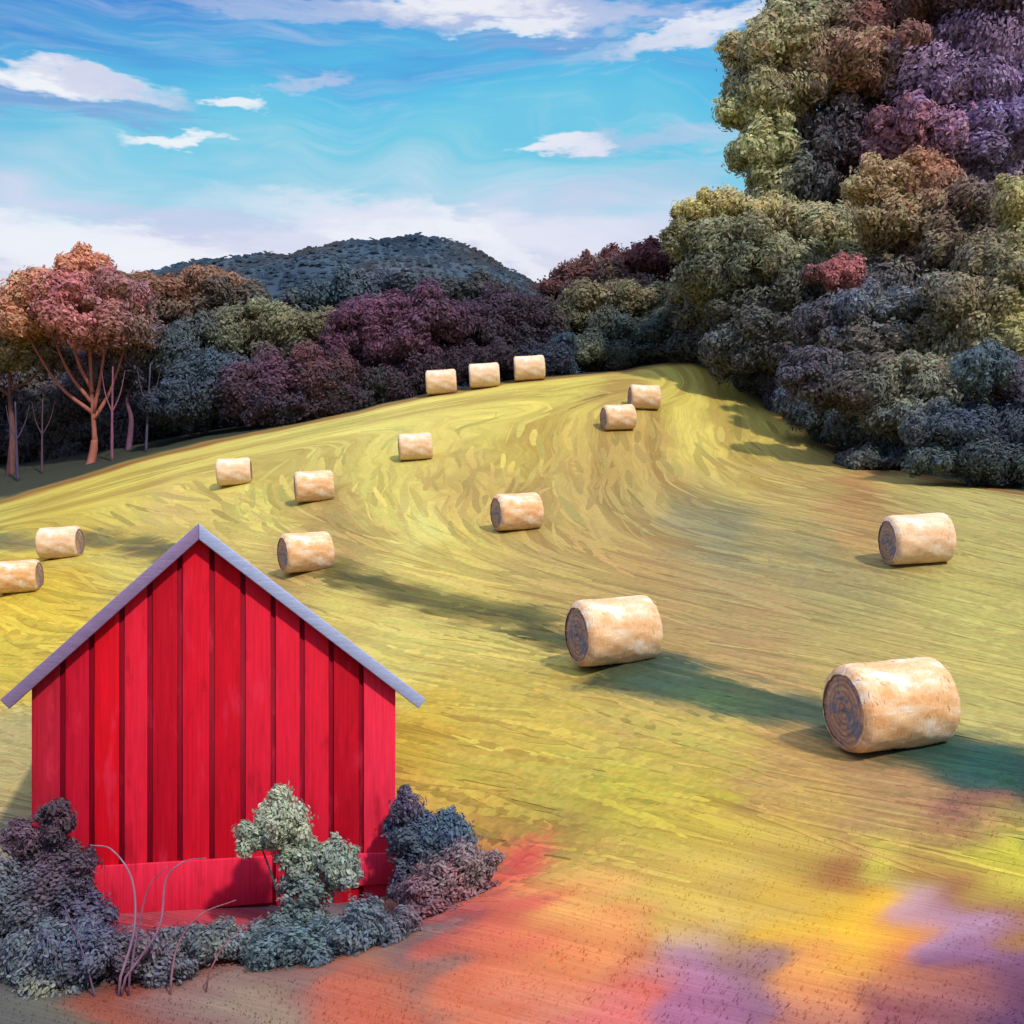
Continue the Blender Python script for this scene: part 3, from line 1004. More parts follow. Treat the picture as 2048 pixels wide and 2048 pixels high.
# woods covering the hill: one mass
nh = 50000
sel = rng.integers(0, 52 * HN, nh)
P = HV[sel] + rng.normal(0, 1, (nh, 3)) * np.array([0.5, 0.8, 0.25])
N = np.stack([rng.normal(0, 0.22, nh), -0.8 + rng.normal(0, 0.2, nh), 0.8 + rng.normal(0, 0.2, nh)], 1)
N /= np.linalg.norm(N, axis=1, keepdims=True)
T = np.stack([np.ones(nh), rng.normal(0, 0.4, nh), rng.normal(0.0, 0.5, nh)], 1)
hv, hf = hexes(P, N, T, rng.uniform(0.9, 2.2, nh), rng.uniform(0.6, 1.3, nh))
hc = hill_col(P) * np.exp(rng.normal(0, 0.09, (nh, 1)))
tag(mesh_from('distant_woods', hv, [hf], M_FOL, None, np.repeat(hc, 6, axis=0)), kind='stuff')

# ------------------------------------------------------------------ trees along the back of the field
GL = 'trees along the far edge of the field'
tree('autumn_tree', 'orange and pink crowned tree with a pinkish trunk at the far left', 'tree', 90, 76,
     [(85, 268, 28, 18, 0, pal(ORNG, RUST, ORNG)), (40, 300, 46, 24, 0, pal(ORNG, RUST, TAN)), (62, 296, 34, 22, -1.5, pal(PINK, RED, MAG)), (110, 300, 30, 24, -0.5, pal(RUST, PURP, PINK)), (90, 330, 42, 22, -1, pal(PINK, RUST, RED)), (20, 322, 34, 18, 0, pal(RUST, ORNG)), (130, 330, 30, 22, 1, pal(RUST, BROWN, PURP))],
     0.55, TP, 0.34, GL, fork_h=2.9)
tree('small_tree', 'low brown and olive tree below the orange crown at the far left', 'tree', 10, 78,
     [(10, 346, 44, 22, 0, pal(BROWN, OLIVE, TAN)), (50, 356, 26, 14, 0, pal(BROWN, GREY)), (-30, 350, 40, 30, 0, pal(OLIVE, BROWN))], 0.5, lin((110, 76, 76), .8), 0.3, GL)
tree('brown_tree', 'rusty ochre tree right of the tall orange and pink tree', 'tree', 165, 88,
     [(165, 292, 48, 14, 0, pal(RUST, ORNG, BROWN)), (215, 284, 46, 11, 1, pal(ORNG, RUST, TAN)), (160, 316, 50, 20, 0, pal(BROWN, GREY, RUST)), (225, 305, 45, 18, 1, pal(SLATE, BROWN, GREY))], 0.6, TK, 0.35, GL)
tree('blue_tree', 'dark blue tree standing in shade just right of the pinkish trunk of the orange tree', 'tree', 128, 79,
     [(130, 362, 34, 26, 0, pal(NAVY, SLATE, PURP)), (168, 352, 34, 26, 0, pal(SLATE, INK, TEAL)), (100, 372, 26, 24, 0.5, pal(NAVY, VIOL))], 0.5, lin((112, 80, 104), .8), 0.24, GL)
tree('olive_tree', 'round grey olive tree below the left shoulder of the blue hill', 'tree', 262, 82,
     [(262, 328, 56, 22, 0, pal(GREY, OLIVE, SAGE)), (300, 330, 40, 18, 0, pal(OLIVE, GREY)), (215, 336, 36, 22, 0, pal(GREY, SLATE)), (262, 350, 54, 18, 0.5, pal(BROWN, GREY, INK))], 0.55, TD, 0.35, GL)
tree('teal_shrub', 'blue teal bush at the foot of the grey olive tree', 'bush', 195, 77,
     [(198, 392, 40, 26, 0, pal(TEAL, NAVY, SLATE)), (176, 412, 34, 20, -0.5, pal(NAVY, INK)), (222, 366, 30, 14, 0, pal((48, 96, 130), TEAL, NAVY))], 0.45, None, 0.1, 'bushes under the far trees', cover=2.4)
tree('plum_shrub', 'dark plum red bush between the teal bush and the magenta tree', 'bush', 285, 77,
     [(272, 384, 44, 30, 0, pal(PURP, MAG, PLUM)), (318, 382, 36, 28, 0, pal(PLUM, RED, INK)), (250, 400, 34, 20, -0.5, pal(PLUM, PURP, NAVY)), (330, 394, 34, 22, -0.5, pal(PLUM, INK)), (290, 412, 44, 20, -0.6, pal(PLUM, INK, NAVY)), (340, 408, 34, 14, -0.2, pal(INK, PLUM))], 0.45, None, 0.1, 'bushes under the far trees', cover=2.4)
tree('magenta_tree', 'purple magenta crowned tree behind the row of three bales', 'tree', 402, 80,
     [(380, 320, 46, 24, 0, pal(MAG, PURP, MAG)), (425, 322, 44, 24, 0, pal(PURP, MAG, PLUM)), (352, 342, 34, 22, 0, pal(PLUM, MAG)), (400, 346, 40, 22, -0.5, pal(MAG, PURP))], 0.5, lin((128, 58, 98), .85), 0.3, GL)
tree('blue_grey_tree', 'slate blue tree on the slope of the hill above the magenta tree', 'tree', 360, 95,
     [(340, 300, 50, 20, 0, pal(TEAL, SLATE)), (400, 294, 60, 18, 2, pal(SLATE, (90, 100, 118))), (460, 296, 50, 18, 2, pal(SLATE, GREY, INK)), (300, 318, 40, 18, 0, pal(SLATE, GREY))], 0.7, TD, 0.3, GL)
tree('dark_tree', 'near black plum tree right behind the right bale of the row of three', 'tree', 505, 83,
     [(490, 318, 40, 24, 0, pal(PLUM, INK, PURP)), (530, 322, 36, 26, 0, pal(INK, PLUM)), (505, 348, 44, 22, -0.5, pal(INK, PLUM, INK)), (460, 350, 36, 22, -0.5, pal(PLUM, INK)), (545, 350, 26, 18, 0, pal(INK, NAVY))], 0.5, TD, 0.35, GL)
tree('low_dark_shrub', 'blackish low bush between the magenta trunk and the row of three bales', 'bush', 365, 77.5,
     [(350, 384, 28, 18, 0, pal(PLUM, INK)), (378, 384, 22, 16, 0, pal(DKGRN, INK)), (425, 376, 26, 16, 1, pal(INK, PLUM)), (462, 368, 26, 16, 1, pal(INK, PLUM)), (500, 364, 30, 16, 1, pal(INK, PLUM)), (545, 362, 30, 16, 1, pal(INK, NAVY)), (395, 390, 40, 16, 1, pal(INK, PLUM)), (340, 402, 40, 14, 1, pal(INK, DKGRN))], 0.4, None, 0.1, 'bushes under the far trees', cover=2.2)
tree('red_topped_tree', 'dark red topped tree beyond the crest right of the hill gap', 'tree', 625, 94,
     [(605, 272, 42, 16, 0, pal(RED, PLUM, RUST)), (645, 266, 44, 16, 0, pal(RED, PLUM, (128, 48, 58))), (570, 290, 36, 16, 0, pal(PLUM, RED, BROWN)), (620, 295, 60, 20, -1, pal(BROWN, GREY, PLUM)), (690, 272, 36, 22, 1, pal(PLUM, GREY))], 0.6, TD, 0.3, GL)
tree('tan_tree', 'tan and olive leaved tree in front of the dark red topped tree', 'tree', 610, 86,
     [(600, 306, 42, 15, 0, pal(OLIVE, TAN, GREY)), (645, 300, 36, 14, 0, pal(TAN, OLIVE, SAGE)), (575, 322, 36, 16, 0, pal(GREY, OLIVE, DKGRN)), (670, 312, 36, 18, 0, pal(OLIVE, DKGRN))], 0.5, TD, 0.3, GL)
tree('green_shrub', 'dark green bush behind the crest, right of the row of three bales', 'bush', 640, 83,
     [(620, 340, 38, 18, 0, pal(DTEAL, DKGRN, TEAL)), (660, 336, 36, 20, 0, pal(DTEAL, TEAL, DKGRN)), (690, 340, 30, 22, 0, pal(INK, DTEAL)), (640, 356, 60, 12, -0.5, pal(INK, DKGRN))], 0.45, None, 0.1, 'bushes under the far trees', cover=2.4)
tree('blue_shrub', 'small bright blue leaved bush just right of the row of three bales', 'bush', 572, 80,
     [(565, 346, 18, 12, 0, pal((42, 88, 122), TEAL, NAVY)), (590, 352, 20, 11, 0, pal(DKGRN, TEAL, OLIVE)), (552, 358, 18, 10, 0, pal(NAVY, INK))], 0.4, None, 0.1, 'bushes under the far trees', cover=2.4)

# ------------------------------------------------------------------ the tall wood on the right
GR = 'trees of the tall wood on the right'
tree('tall_tree', 'tallest tree, sage green on its sky side, reaching the top of the picture', 'tree', 845, 79,
     [(770, 50, 42, 36, 0, pal(SAGE, OLIVE, TAN)), (812, 26, 52, 34, 1, pal(GREY, SAGE, BROWN)), (775, 95, 44, 26, -1, pal(OLIVE, GREY, BROWN)), (748, 112, 36, 18, -1, pal(SAGE, LIME, OLIVE)), (868, 30, 54, 34, 1, pal(RED, BROWN, PLUM)), (845, 75, 52, 32, -1, pal(BROWN, TAN, RED)),
      (768, 150, 30, 30, -1.5, pal(LIME, SAGE, OLIVE)), (800, 185, 34, 36, 0, pal(GREY, SLATE, INK)), (770, 192, 24, 22, -1, pal(OLIVE, SAGE)), (832, 140, 44, 40, 0, pal(INK, PLUM, SLATE)), (920, 10, 50, 34, 2, pal(TAN, PLUM, GREY)), (900, 62, 30, 34, -2, pal(TAN, BROWN, RED)), (880, 110, 46, 44, 2, pal(PLUM, BROWN, INK)), (860, 170, 40, 40, 2, pal(INK, PLUM, PURP)), (830, -30, 70, 30, 1, pal(GREY, BROWN))],
     0.65, TK, 0.6, GR)
tree('purple_tree', 'violet and purple leaved tall tree beside the right border', 'tree', 975, 74,
     [(985, 60, 50, 52, 0, pal(VIOL, PURP, PLUM)), (1000, 130, 46, 46, 0, pal(VIOL, (96, 92, 148), PURP)), (935, 90, 44, 46, 1, pal(PURP, PLUM, VIOL)), (930, 140, 44, 34, -0.5, pal(VIOL, RED, PURP)), (895, 150, 36, 30, 0, pal(MAG, RED, PLUM)), (960, 165, 44, 36, 0, pal(PLUM, NAVY, VIOL)), (1005, 178, 44, 34, 1, pal(PURP, VIOL, GREY)), (1030, 30, 50, 60, 1, pal(VIOL, PURP)), (1060, 130, 50, 70, 1, pal(PURP, VIOL)), (985, -10, 60, 40, 1, pal(PLUM, PURP))],
     0.6, TK, 0.5, GR)
tree('ochre_tree', 'ochre and rust brown rounded tree in the middle of the right wood', 'tree', 905, 68,
     [(880, 188, 34, 26, 0, pal(TAN, RUST, OLIVE)), (920, 186, 38, 28, 0, pal(RUST, BROWN, ORNG)), (900, 220, 46, 26, -0.5, pal(BROWN, OLIVE, RUST)), (950, 222, 44, 34, 0, pal(BROWN, PLUM, GREY)), (980, 240, 38, 32, 0, pal(PLUM, GREY, PURP)), (945, 262, 50, 26, -0.5, pal(BROWN, PLUM, OLIVE))],
     0.5, TK, 0.4, GR)
tree('yellow_green_tree', 'yellow olive tree with a spreading top, lower left of the ochre tree', 'tree', 770, 74,
     [(700, 214, 30, 15, 0, pal(YOL, OLIVE, YOL)), (750, 214, 44, 17, 0, pal(YOL, OLIVE, TAN)), (800, 226, 44, 20, 0, pal(OLIVE, TAN, SAGE)), (840, 240, 40, 22, 0, pal(OLIVE, SAGE)), (690, 240, 26, 16, 0, pal(DKGRN, GREY, OLIVE)), (730, 252, 48, 24, -0.5, pal(DKGRN, GREY, SAGE)), (790, 262, 48, 22, -0.8, pal(SAGE, OLIVE, GREY)), (715, 280, 46, 24, 0, pal(GREY, DKGRN)), (860, 272, 44, 26, 0, pal(OLIVE, BROWN, SAGE)), (770, 308, 54, 30, -0.8, pal(GREY, DKGRN, INK)), (755, 345, 48, 28, -0.8, pal(SLATE, GREY, INK)), (805, 345, 48, 30, -0.8, pal(GREY, PLUM, INK))],
     0.5, TK, 0.4, GR)
tree('dark_green_tree', 'dark slate tree behind the top right corner of the field', 'tree', 745, 80,
     [(740, 305, 50, 28, 0, pal(INK, DKGRN, GREY)), (700, 312, 34, 28, 0, pal(GREY, INK, OLIVE)), (780, 312, 48, 30, -0.5, pal(INK, PLUM, GREY)), (730, 342, 44, 26, -0.5, pal(INK, DTEAL)), (790, 350, 46, 30, -1, pal(INK, PLUM, SLATE)), (700, 345, 30, 18, 0, pal(DKGRN, INK))],
     0.5, TD, 0.4, GR)
tree('crimson_shrub', 'small rose red tree glowing between the yellow olive and the dark slate trees', 'tree', 842, 66,
     [(842, 276, 22, 17, 0, pal(RED, (160, 70, 76), PINK)), (815, 274, 14, 9, 0, pal(RED, PLUM))], 0.4, TD, 0.18, GR)
tree('blue_violet_tree', 'blue grey tree with a lilac cast below the rose red tree', 'tree', 870, 65,
     [(860, 312, 50, 20, 0, pal((92, 104, 134), SLATE, GREY)), (905, 306, 38, 16, 0, pal((100, 116, 144), SLATE, GREY)), (825, 322, 34, 20, 0, pal(SLATE, PLUM, INK)), (890, 290, 50, 30, 3, pal(GREY, PLUM, SLATE)), (860, 345, 48, 24, -0.5, pal(GREY, BROWN, SLATE)), (905, 345, 44, 28, 0, pal(GREY, OLIVE, BROWN))],
     0.45, TD, 0.3, GR)
tree('grey_green_tree', 'grey green tree above the dark teal bush at right', 'tree', 915, 60,
     [(860, 385, 44, 28, 0, pal(GREY, PLUM, DKGRN)), (910, 380, 44, 30, 0, pal(GREY, SAGE, BROWN)), (900, 415, 48, 22, -0.5, pal(SAGE, GREY, SLATE)), (820, 380, 34, 28, 0.5, pal(INK, PLUM, SLATE))],
     0.45, TD, 0.3, GR)
tree('lime_tree', 'yellow green tree cut by the right border, below the violet tree', 'tree', 1000, 62,
     [(1018, 205, 24, 30, 0, pal(LIME, OLIVE, YOL)), (1000, 275, 34, 40, 0, pal(OLIVE, BROWN, GREY)), (1030, 260, 34, 46, 0, pal(OLIVE, LIME)), (1012, 325, 34, 34, -0.5, pal(LIME, OLIVE, YOL)), (965, 310, 36, 36, 0, pal(GREY, OLIVE, BROWN)), (970, 355, 40, 30, 0, pal(OLIVE, GREY)), (1000, 380, 50, 40, 2, pal(GREY, OLIVE, INK)), (1060, 320, 40, 50, 0, pal(OLIVE, GREY))],
     0.45, TK, 0.35, GR)
GB = 'bushes along the right edge of the field'
tree('teal_bush', 'dark teal bush at the right border beside the field', 'bush', 990, 54,
     [(975, 372, 32, 22, 0, pal(TEAL, SLATE, DTEAL)), (1020, 385, 30, 24, 0, pal(PURP, PLUM, SLATE)), (960, 430, 46, 24, 0, pal(DTEAL, NAVY, INK)), (1010, 430, 44, 26, 0, pal(DTEAL, INK, NAVY)), (1000, 462, 52, 18, -0.5, pal(INK, DTEAL, DKGRN)), (950, 460, 36, 14, -0.3, pal(SLATE, DKGRN)), (1060, 430, 44, 40, 0, pal(DTEAL, INK))],
     0.38, None, 0.1, GB)
tree('slate_bush', 'slate grey bush left of the dark teal bush, on the sloping field edge', 'bush', 872, 64,
     [(860, 432, 40, 20, 0, pal(SLATE, INK, DKGRN)), (900, 448, 38, 18, -2.5, pal(INK, DKGRN, SLATE)), (820, 412, 34, 22, 2, pal(SLATE, INK, TEAL)), (880, 462, 40, 9, -4, pal(SLATE, GREY))], 0.4, None, 0.1, GB)
tree('corner_bush', 'bluish bush at the top right corner of the mown field', 'bush', 768, 76,
     [(760, 378, 26, 20, 0.5, pal(SLATE, (84, 112, 134), INK)), (790, 396, 30, 22, -1.5, pal(INK, SLATE, PLUM)), (735, 362, 20, 12, 2.5, pal(DTEAL, INK)), (812, 420, 28, 14, -4.5, pal(SLATE, INK))], 0.4, None, 0.1, GB)

tree('shade_thicket', 'dark blue violet thicket behind the bare trunks at the left', 'thicket', 60, 86,
     [(-20, 392, 50, 34, 0, pal(NAVY, INK, VIOL)), (20, 400, 44, 36, 0, pal((62, 74, 112), INK, PURP)), (62, 410, 44, 36, 0, pal(NAVY, BROWN, DKGRN)), (105, 405, 44, 36, 0, pal(INK, PURP, NAVY)), (150, 400, 44, 34, 0, pal(INK, NAVY, SLATE)), (0, 440, 50, 30, -1, pal(INK, PLUM, NAVY)), (60, 440, 50, 26, -1, pal(INK, BROWN, NAVY)), (125, 432, 50, 26, -1, pal(INK, PURP, SLATE)), (180, 420, 40, 26, -1, pal(INK, NAVY)), (240, 405, 40, 26, 0, pal(INK, PLUM, NAVY)), (-60, 440, 50, 40, -1, pal(INK, NAVY))], 0.5, None, 0.1, None, cover=2.2)

tree('shade_thicket', 'dim grey plum thicket filling the space between the trunks of the right wood', 'thicket', 850, 84,
     [(740, 345, 50, 34, 0, pal(INK, GREY, PLUM)), (800, 340, 50, 40, 0, pal(GREY, PLUM, INK)), (860, 330, 50, 50, 0, pal(PLUM, GREY, BROWN)), (920, 320, 60, 60, 0, pal(GREY, BROWN, PLUM)), (990, 330, 60, 60, 0, pal(OLIVE, GREY)), (820, 260, 60, 50, 2, pal(GREY, BROWN, INK)), (900, 250, 60, 50, 2, pal(BROWN, PLUM, GREY)), (985, 240, 60, 60, 2, pal(GREY, PURP)), (790, 390, 60, 40, 0, pal(INK, SLATE)), (870, 400, 60, 40, 0, pal(INK, GREY)), (960, 410, 70, 50, 0, pal(INK, DTEAL)), (1050, 380, 60, 80, 0, pal(GREY, INK))], 0.6, None, 0.1, None, cover=2.0)

# bare young trunks standing in the shade of the left tree line
GT = 'bare trunks in the shade of the left tree line'
for (u, d, hgt, r, c, lab) in [(18, 75, 5.4, 0.12, (72, 62, 88), 'thin violet trunk at the far left of the tree line'),
                          (42, 76, 5.2, 0.09, (86, 66, 82), 'thin mauve trunk left of the tall pinkish trunk'),
                          (112, 74.5, 6.4, 0.12, (122, 78, 98), 'slender pink trunk just right of the tall pinkish trunk'),
                          (146, 75, 6.0, 0.10, (76, 70, 92), 'grey violet trunk left of the teal bush')]:
    x = (u - 512) / F * d
    b_ = Vector((x, d, gz(x, d)))
    e = empty('young_tree', b_, lab, 'tree', GT)
    mb = MB()
    lx = random.uniform(-0.3, 0.3)
    pts = bez([(0, 0, -0.2), (lx * 0.4, 0, hgt * 0.4), (lx, 0.1, hgt)], 5)
    mb.tube(pts, [r * (1 - 0.6 * i / (len(pts) - 1)) for i in range(len(pts))], lin(c, .9), 8, 0.08)
    for s in (-1, 1):
        q = Vector(pts[6])
        pp = bez([q, q + Vector((s * 0.5, 0.1, hgt * 0.2)), q + Vector((s * 0.8, 0.2, hgt * 0.45))], 4)
        mb.tube(pp, [r * 0.5 * (1 - 0.7 * i / (len(pp) - 1)) for i in range(len(pp))], lin(c, .9), 6)
    mb.build('trunk', M_BARK, e, True)

# ------------------------------------------------------------------ barn
BD = 19.6
bu = 213
bz = math.atan((bu - 512) / F)
bc = at(bu, 900, BD)
barn = empty('barn', (bc.x, bc.y, bc.z), 'small red barn of upright boards with a pointed gable and grey violet roof edge', 'barn')
barn.rotation_euler = (0, 0, -bz)          # the gable faces the viewer
s = BD / F / math.cos(bz)                  # metres per pixel at the gable
_tx, _ty = math.cos(-bz), math.sin(-bz)


def face(u, v):
    """a point of the gable: (across, up) in the barn's own frame"""
    k = (u - 512) / F
    t = (k * bc.y - bc.x) / (_tx - k * _ty)
    d = bc.y + t * _ty
    return t, H - (v - VH) / F * d - bc.z


def bx(u): return face(u, 800)[0]
def bzz(v, u=213): return face(u, v)[1]
apx, apz = bx(199), bzz(536, 199)
wl, wr = bx(32), bx(395)
el_l, el_r = face(12, 703)[1], face(416, 703)[1]
TIPL, TIPR = bx(12), bx(416)


def roof_z(x):
    return apz + (x - apx) * ((el_l - apz) / (TIPL - apx) if x < apx else (el_r - apz) / (TIPR - apx))


DEP = 8.5
CRIM = [(192, 6, 34), (206, 14, 42), (178, 4, 32), (214, 26, 54), (204, 4, 30), (182, 10, 42)]
# board joints as they stand across the gable
joints = [32, 63, 92, 122, 150, 180, 212, 243, 273, 302, 331, 361, 395]
mb = MB()
bottoms = [868, 872, 876, 872, 866, 868, 872, 874, 872, 870, 872, 874]
for i in range(12):
    x0, x1 = bx(joints[i]) + (0.045 if i else 0), bx(joints[i + 1]) - (0.045 if i < 11 else 0)
    zb = bzz(bottoms[i]) - 1.6
    rz = 0.0
    n = 5
    poly = [(x0, zb), (x1, zb)]
    top = [x0 + (x1 - x0) * k / n for k in range(n + 1)] + ([apx] if x0 < apx < x1 else [])
    poly += [(xx, roof_z(xx) - 0.02) for xx in sorted(top, reverse=True)]
    c = CRIM[(i * 5) % 6]
    if i == 11: c = (224, 40, 70)
    if i in (7, 8, 9): c = (210, 24, 52)
    if i in (0,): c = (168, 22, 46)
    mb.prism(poly, -0.035 - 0.012 * (i % 3), 0.03, lin(c, K * 1.5))
wallm = mb
o_front = wallm.build('front_wall', M_BOARD, barn)
bev = o_front.modifiers.new('soft_edges', 'BEVEL')
bev.width = 0.014
bev.segments = 2
mb = MB()
mb.prism([(wl, -1.7), (wr, -1.7), (wr, roof_z(wr) - 0.03), (apx, apz - 0.03), (wl, roof_z(wl) - 0.03)], -0.006, 0.12, lin((150, 6, 40), K * 1.1))
mb.build('backing_wall', M_BOARD, barn)
for nm, x0, x1, zt in (('side_wall', wl, wl + 0.1, roof_z(wl) - 0.04), ('side_wall', wr - 0.1, wr, roof_z(wr) - 0.04)):
    mb = MB()
    y = 0.13
    k = 0
    while y < DEP:
        xo = 0.012 * (k % 2)
        mb.prism([(x0 - xo, -1.6), (x1 + xo, -1.6), (x1 + xo, zt), (x0 - xo, zt)], y, y + 0.47, lin(CRIM[k % 6], K * 1.1))
        y += 0.49
        k += 1
    mb.build(nm, M_BOARD, barn)
mb = MB()
mb.prism([(wl + 0.1, -0.6), (wr - 0.1, -0.6), (wr - 0.1, roof_z(wr) - 0.03), (apx, apz - 0.06), (wl + 0.1, roof_z(wl) - 0.03)], DEP - 0.1, DEP, lin((170, 10, 36), K))
mb.build('back_wall', M_BOARD, barn)
# the raised sill boards along the foot
for (u0, u1, v0, v1, c) in ((90, 272, 856, 906, (224, 36, 68)), (352, 392, 862, 896, (222, 44, 78))):
    mb = MB()
    mb.prism([(bx(u0), bzz(v1)), (bx(u1), bzz(v1)), (bx(u1), bzz(v0 + 2)), (bx(u0), bzz(v0))], -0.13, -0.066, lin(c, K * 1.4))
    o = mb.build('sill_board', M_BOARD, o_front)
    b_ = o.modifiers.new('soft_edges', 'BEVEL')
    b_.width = 0.02
    b_.segments = 2


# roof slabs and the boards on their front edges
def slab(side, th, x_tip, y0, y1, lift=0.0):
    zt = roof_z(x_tip)
    d = Vector((x_tip - apx, 0, zt - apz))
    d.normalize()
    nrm = Vector((-d.z, 0, d.x)) if side > 0 else Vector((d.z, 0, -d.x))
    a = Vector((apx, 0, apz + 0.0))
    peak = Vector((apx, 0, apz + (th + lift) / abs(nrm.z)))
    lo_ = Vector((apx, 0, apz + lift / abs(nrm.z)))
    t = Vector((x_tip, 0, zt)) + nrm * lift
    poly = [lo_, t, t + nrm * th, peak]
    poly = [(p.x, p.z) for p in poly]
    if side < 0:
        poly = poly[::-1]
    return poly


mbL = MB()
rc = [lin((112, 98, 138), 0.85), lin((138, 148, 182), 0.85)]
mbR = MB()
mbL.prism(slab(-1, 0.11, TIPL, 0, 0, 0.012), -0.20, DEP + 0.3, rc[0])
mbR.prism(slab(1, 0.11, TIPR, 0, 0, 0.012), -0.20, DEP + 0.3, rc[1])
for m_ in (mbL, mbR):
    pass
rf = MB()
rf.V, rf.Fq, rf.col = mbL.V, mbL.Fq, mbL.col
roof_l = rf.build('roof', M_ROOF, barn)
rf2 = mbR.build('roof', M_ROOF, barn)
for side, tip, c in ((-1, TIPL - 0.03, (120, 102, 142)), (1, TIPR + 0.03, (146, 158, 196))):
    mb = MB()
    p = slab(side, 0.215, tip, 0, 0, -0.05)
    mb.prism(p, -0.30, -0.203, lin(c, 0.9))
    o = mb.build('barge_board', M_ROOF, roof_l if side < 0 else rf2)
    b_ = o.modifiers.new('soft_edges', 'BEVEL')
    b_.width = 0.018
    b_.segments = 2

# ------------------------------------------------------------------ hay bales
def make_bale():
    root = empty('hay_bale', (0, 0, 0), '', 'hay bale', 'round hay bales on the field')
    R, L = 0.75, 1.85
    na, nl = 72, 30
    prof = []
    for k in range(nl + 1):
        t = k / nl
        xx = -L / 2 + L * t
        e = min(t, 1 - t) * L
        r = R * (1.0 + 0.02 * math.sin(PI * t))
        if e < 0.14:
            r -= 0.14 - math.sqrt(max(0, 0.14 ** 2 - (0.14 - e) ** 2))
        prof.append((xx, r))
    V, fs = [], []
    for (xx, r) in prof:
        for a in range(na):
            th = 2 * PI * a / na
            n1 = math.sin(3 * th + 4 * xx) * 0.010 + math.sin(11 * th - 7 * xx) * 0.006 + random.gauss(0, 0.005)
            rr = r + n1
            z = 0.75 + rr * math.sin(th)
            if z < 0.05: z = 0.05 + (z - 0.05) * 0.35
            V.append((xx, rr * math.cos(th), z))
    for k in range(nl):
        for a in range(na):
            fs.append((k * na + a, k * na + (a + 1) % na, (k + 1) * na + (a + 1) % na, (k + 1) * na + a))
    f4 = np.array(fs)
    # loose stalks standing off the roll, part of its surface
    Vs = []
    n = 600
    th = rng.uniform(0, 2 * PI, n)
    xx = rng.uniform(-L / 2 + 0.05, L / 2 - 0.05, n)
    P = np.stack([xx, 0.755 * np.cos(th), 0.75 + 0.755 * np.sin(th)], 1)
    N = np.stack([np.zeros(n), np.cos(th), np.sin(th)], 1) + rng.normal(0, 0.12, (n, 3))
    N /= np.linalg.norm(N, axis=1, keepdims=True)
    T = np.stack([rng.normal(0, 0.5, n), -np.sin(th), np.cos(th)], 1)
    P[:, 2] = np.maximum(P[:, 2], 0.06)
    hv, hf = hexes(P, N, T, rng.uniform(0.06, 0.20, n), rng.uniform(0.005, 0.012, n), 0.1)
    allV = np.concatenate([np.array(V), hv])
    mesh_from('roll', allV, [f4, hf + len(V)], M_HAY, root, None, True)
    for sgn in (-1, 1):
        V, fs = [], []
        nr = 16
        for k in range(nr + 1):
            rr = 0.665 * k / nr
            for a in range(na):
                th = 2 * PI * a / na
                bump = 0.015 * math.sin(rr * 62 + th) + 0.03 * (1 - (rr / 0.66) ** 2) + random.gauss(0, 0.004)
                zz = max(0.75 + rr * math.sin(th), 0.055)
                V.append((sgn * (L / 2 - 0.035 + bump), rr * math.cos(th), zz))
        for k in range(nr):
            for a in range(na):
                q = (k * na + a, k * na + (a + 1) % na, (k + 1) * na + (a + 1) % na, (k + 1) * na + a)
                fs.append(q if sgn > 0 else q[::-1])
        mesh_from('end_face', np.array(V), [np.array(fs)], M_HAYEND, root, None, True)
    return root


proto = make_bale()
bales = [  # u, v of the foot, distance, turn, size, label
    (892, 745, 20.1, 16, 1.06, 'largest and nearest round hay bale, on the green strip at right'),
    (615, 660, 27.0, 22, 1.08, 'second nearest round hay bale, in the middle of the green strip, dark left end showing'),
    (918, 562, 35.0, 6, 1.06, 'orange topped hay bale alone on the right slope near the border'),
    (307, 570, 41.0, 30, 0.98, 'hay bale just right of the barn peak, at the upper end of the green strip'),
    (518, 529, 44.6, 22, 1.0, 'hay bale alone in the centre of the field, with a shaded left end'),
    (20, 590, 46.0, 6, 0.90, 'hay bale cut off by the left border, lower of the two left of the barn'),
    (61, 557, 53.0, 2, 1.02, 'hay bale left of the barn peak, upper of the two beside the left border'),
    (315, 499, 53.5, 14, 1.0, 'orange topped hay bale straight above the bale beside the barn peak'),
    (235, 484, 61.0, 8, 1.0, 'hay bale on the upper left slope, leftmost of those above the barn'),
    (416, 459, 61.5, 8, 1.0, 'hay bale below the row of three, alone high on the slope'),
    (619, 429, 66.0, 14, 1.02, 'lower and nearer hay bale of the touching pair at upper right'),
    (644, 408, 70.0, 6, 1.03, 'upper and farther hay bale of the touching pair at upper right'),
    (442, 393, 75.0, 2, 1.12, 'left hay bale of the row of three on the crest'),
    (485, 387, 75.3, 2, 1.12, 'middle hay bale of the row of three on the crest'),
    (530, 379, 75.6, 2, 1.14, 'right and highest hay bale of the row of three on the crest')]
for i, (u, v, d, rot, sc_, lab) in enumerate(bales):
    if i == 0:
        b_ = proto
    else:
        b_ = proto.copy()
        C.objects.link(b_)
        for ch in list(proto.children):
            cc = ch.copy()
            C.objects.link(cc)
            cc.parent = b_
    x = (u - 512) / F * d
    th = math.radians(rot)
    ca, sa = math.cos(th), math.sin(th)
    z0 = gz(x - 0.8 * ca, d - 0.8 * sa)
    z1 = gz(x + 0.8 * ca, d + 0.8 * sa)
    slope = math.atan2(z1 - z0, 1.6)
    b_.location = (x, d, (z0 + z1) / 2 - 0.03)
    b_.rotation_euler = (0, -max(-0.06, min(0.06, slope)), th)
    b_.scale = (sc_, sc_, sc_)
    b_['label'] = lab

# ------------------------------------------------------------------ shrubs and weeds round the barn
GS = 'shrubs round the barn'
SG1, SG2, SG3 = (138, 146, 122), (112, 124, 108), (96, 112, 112)


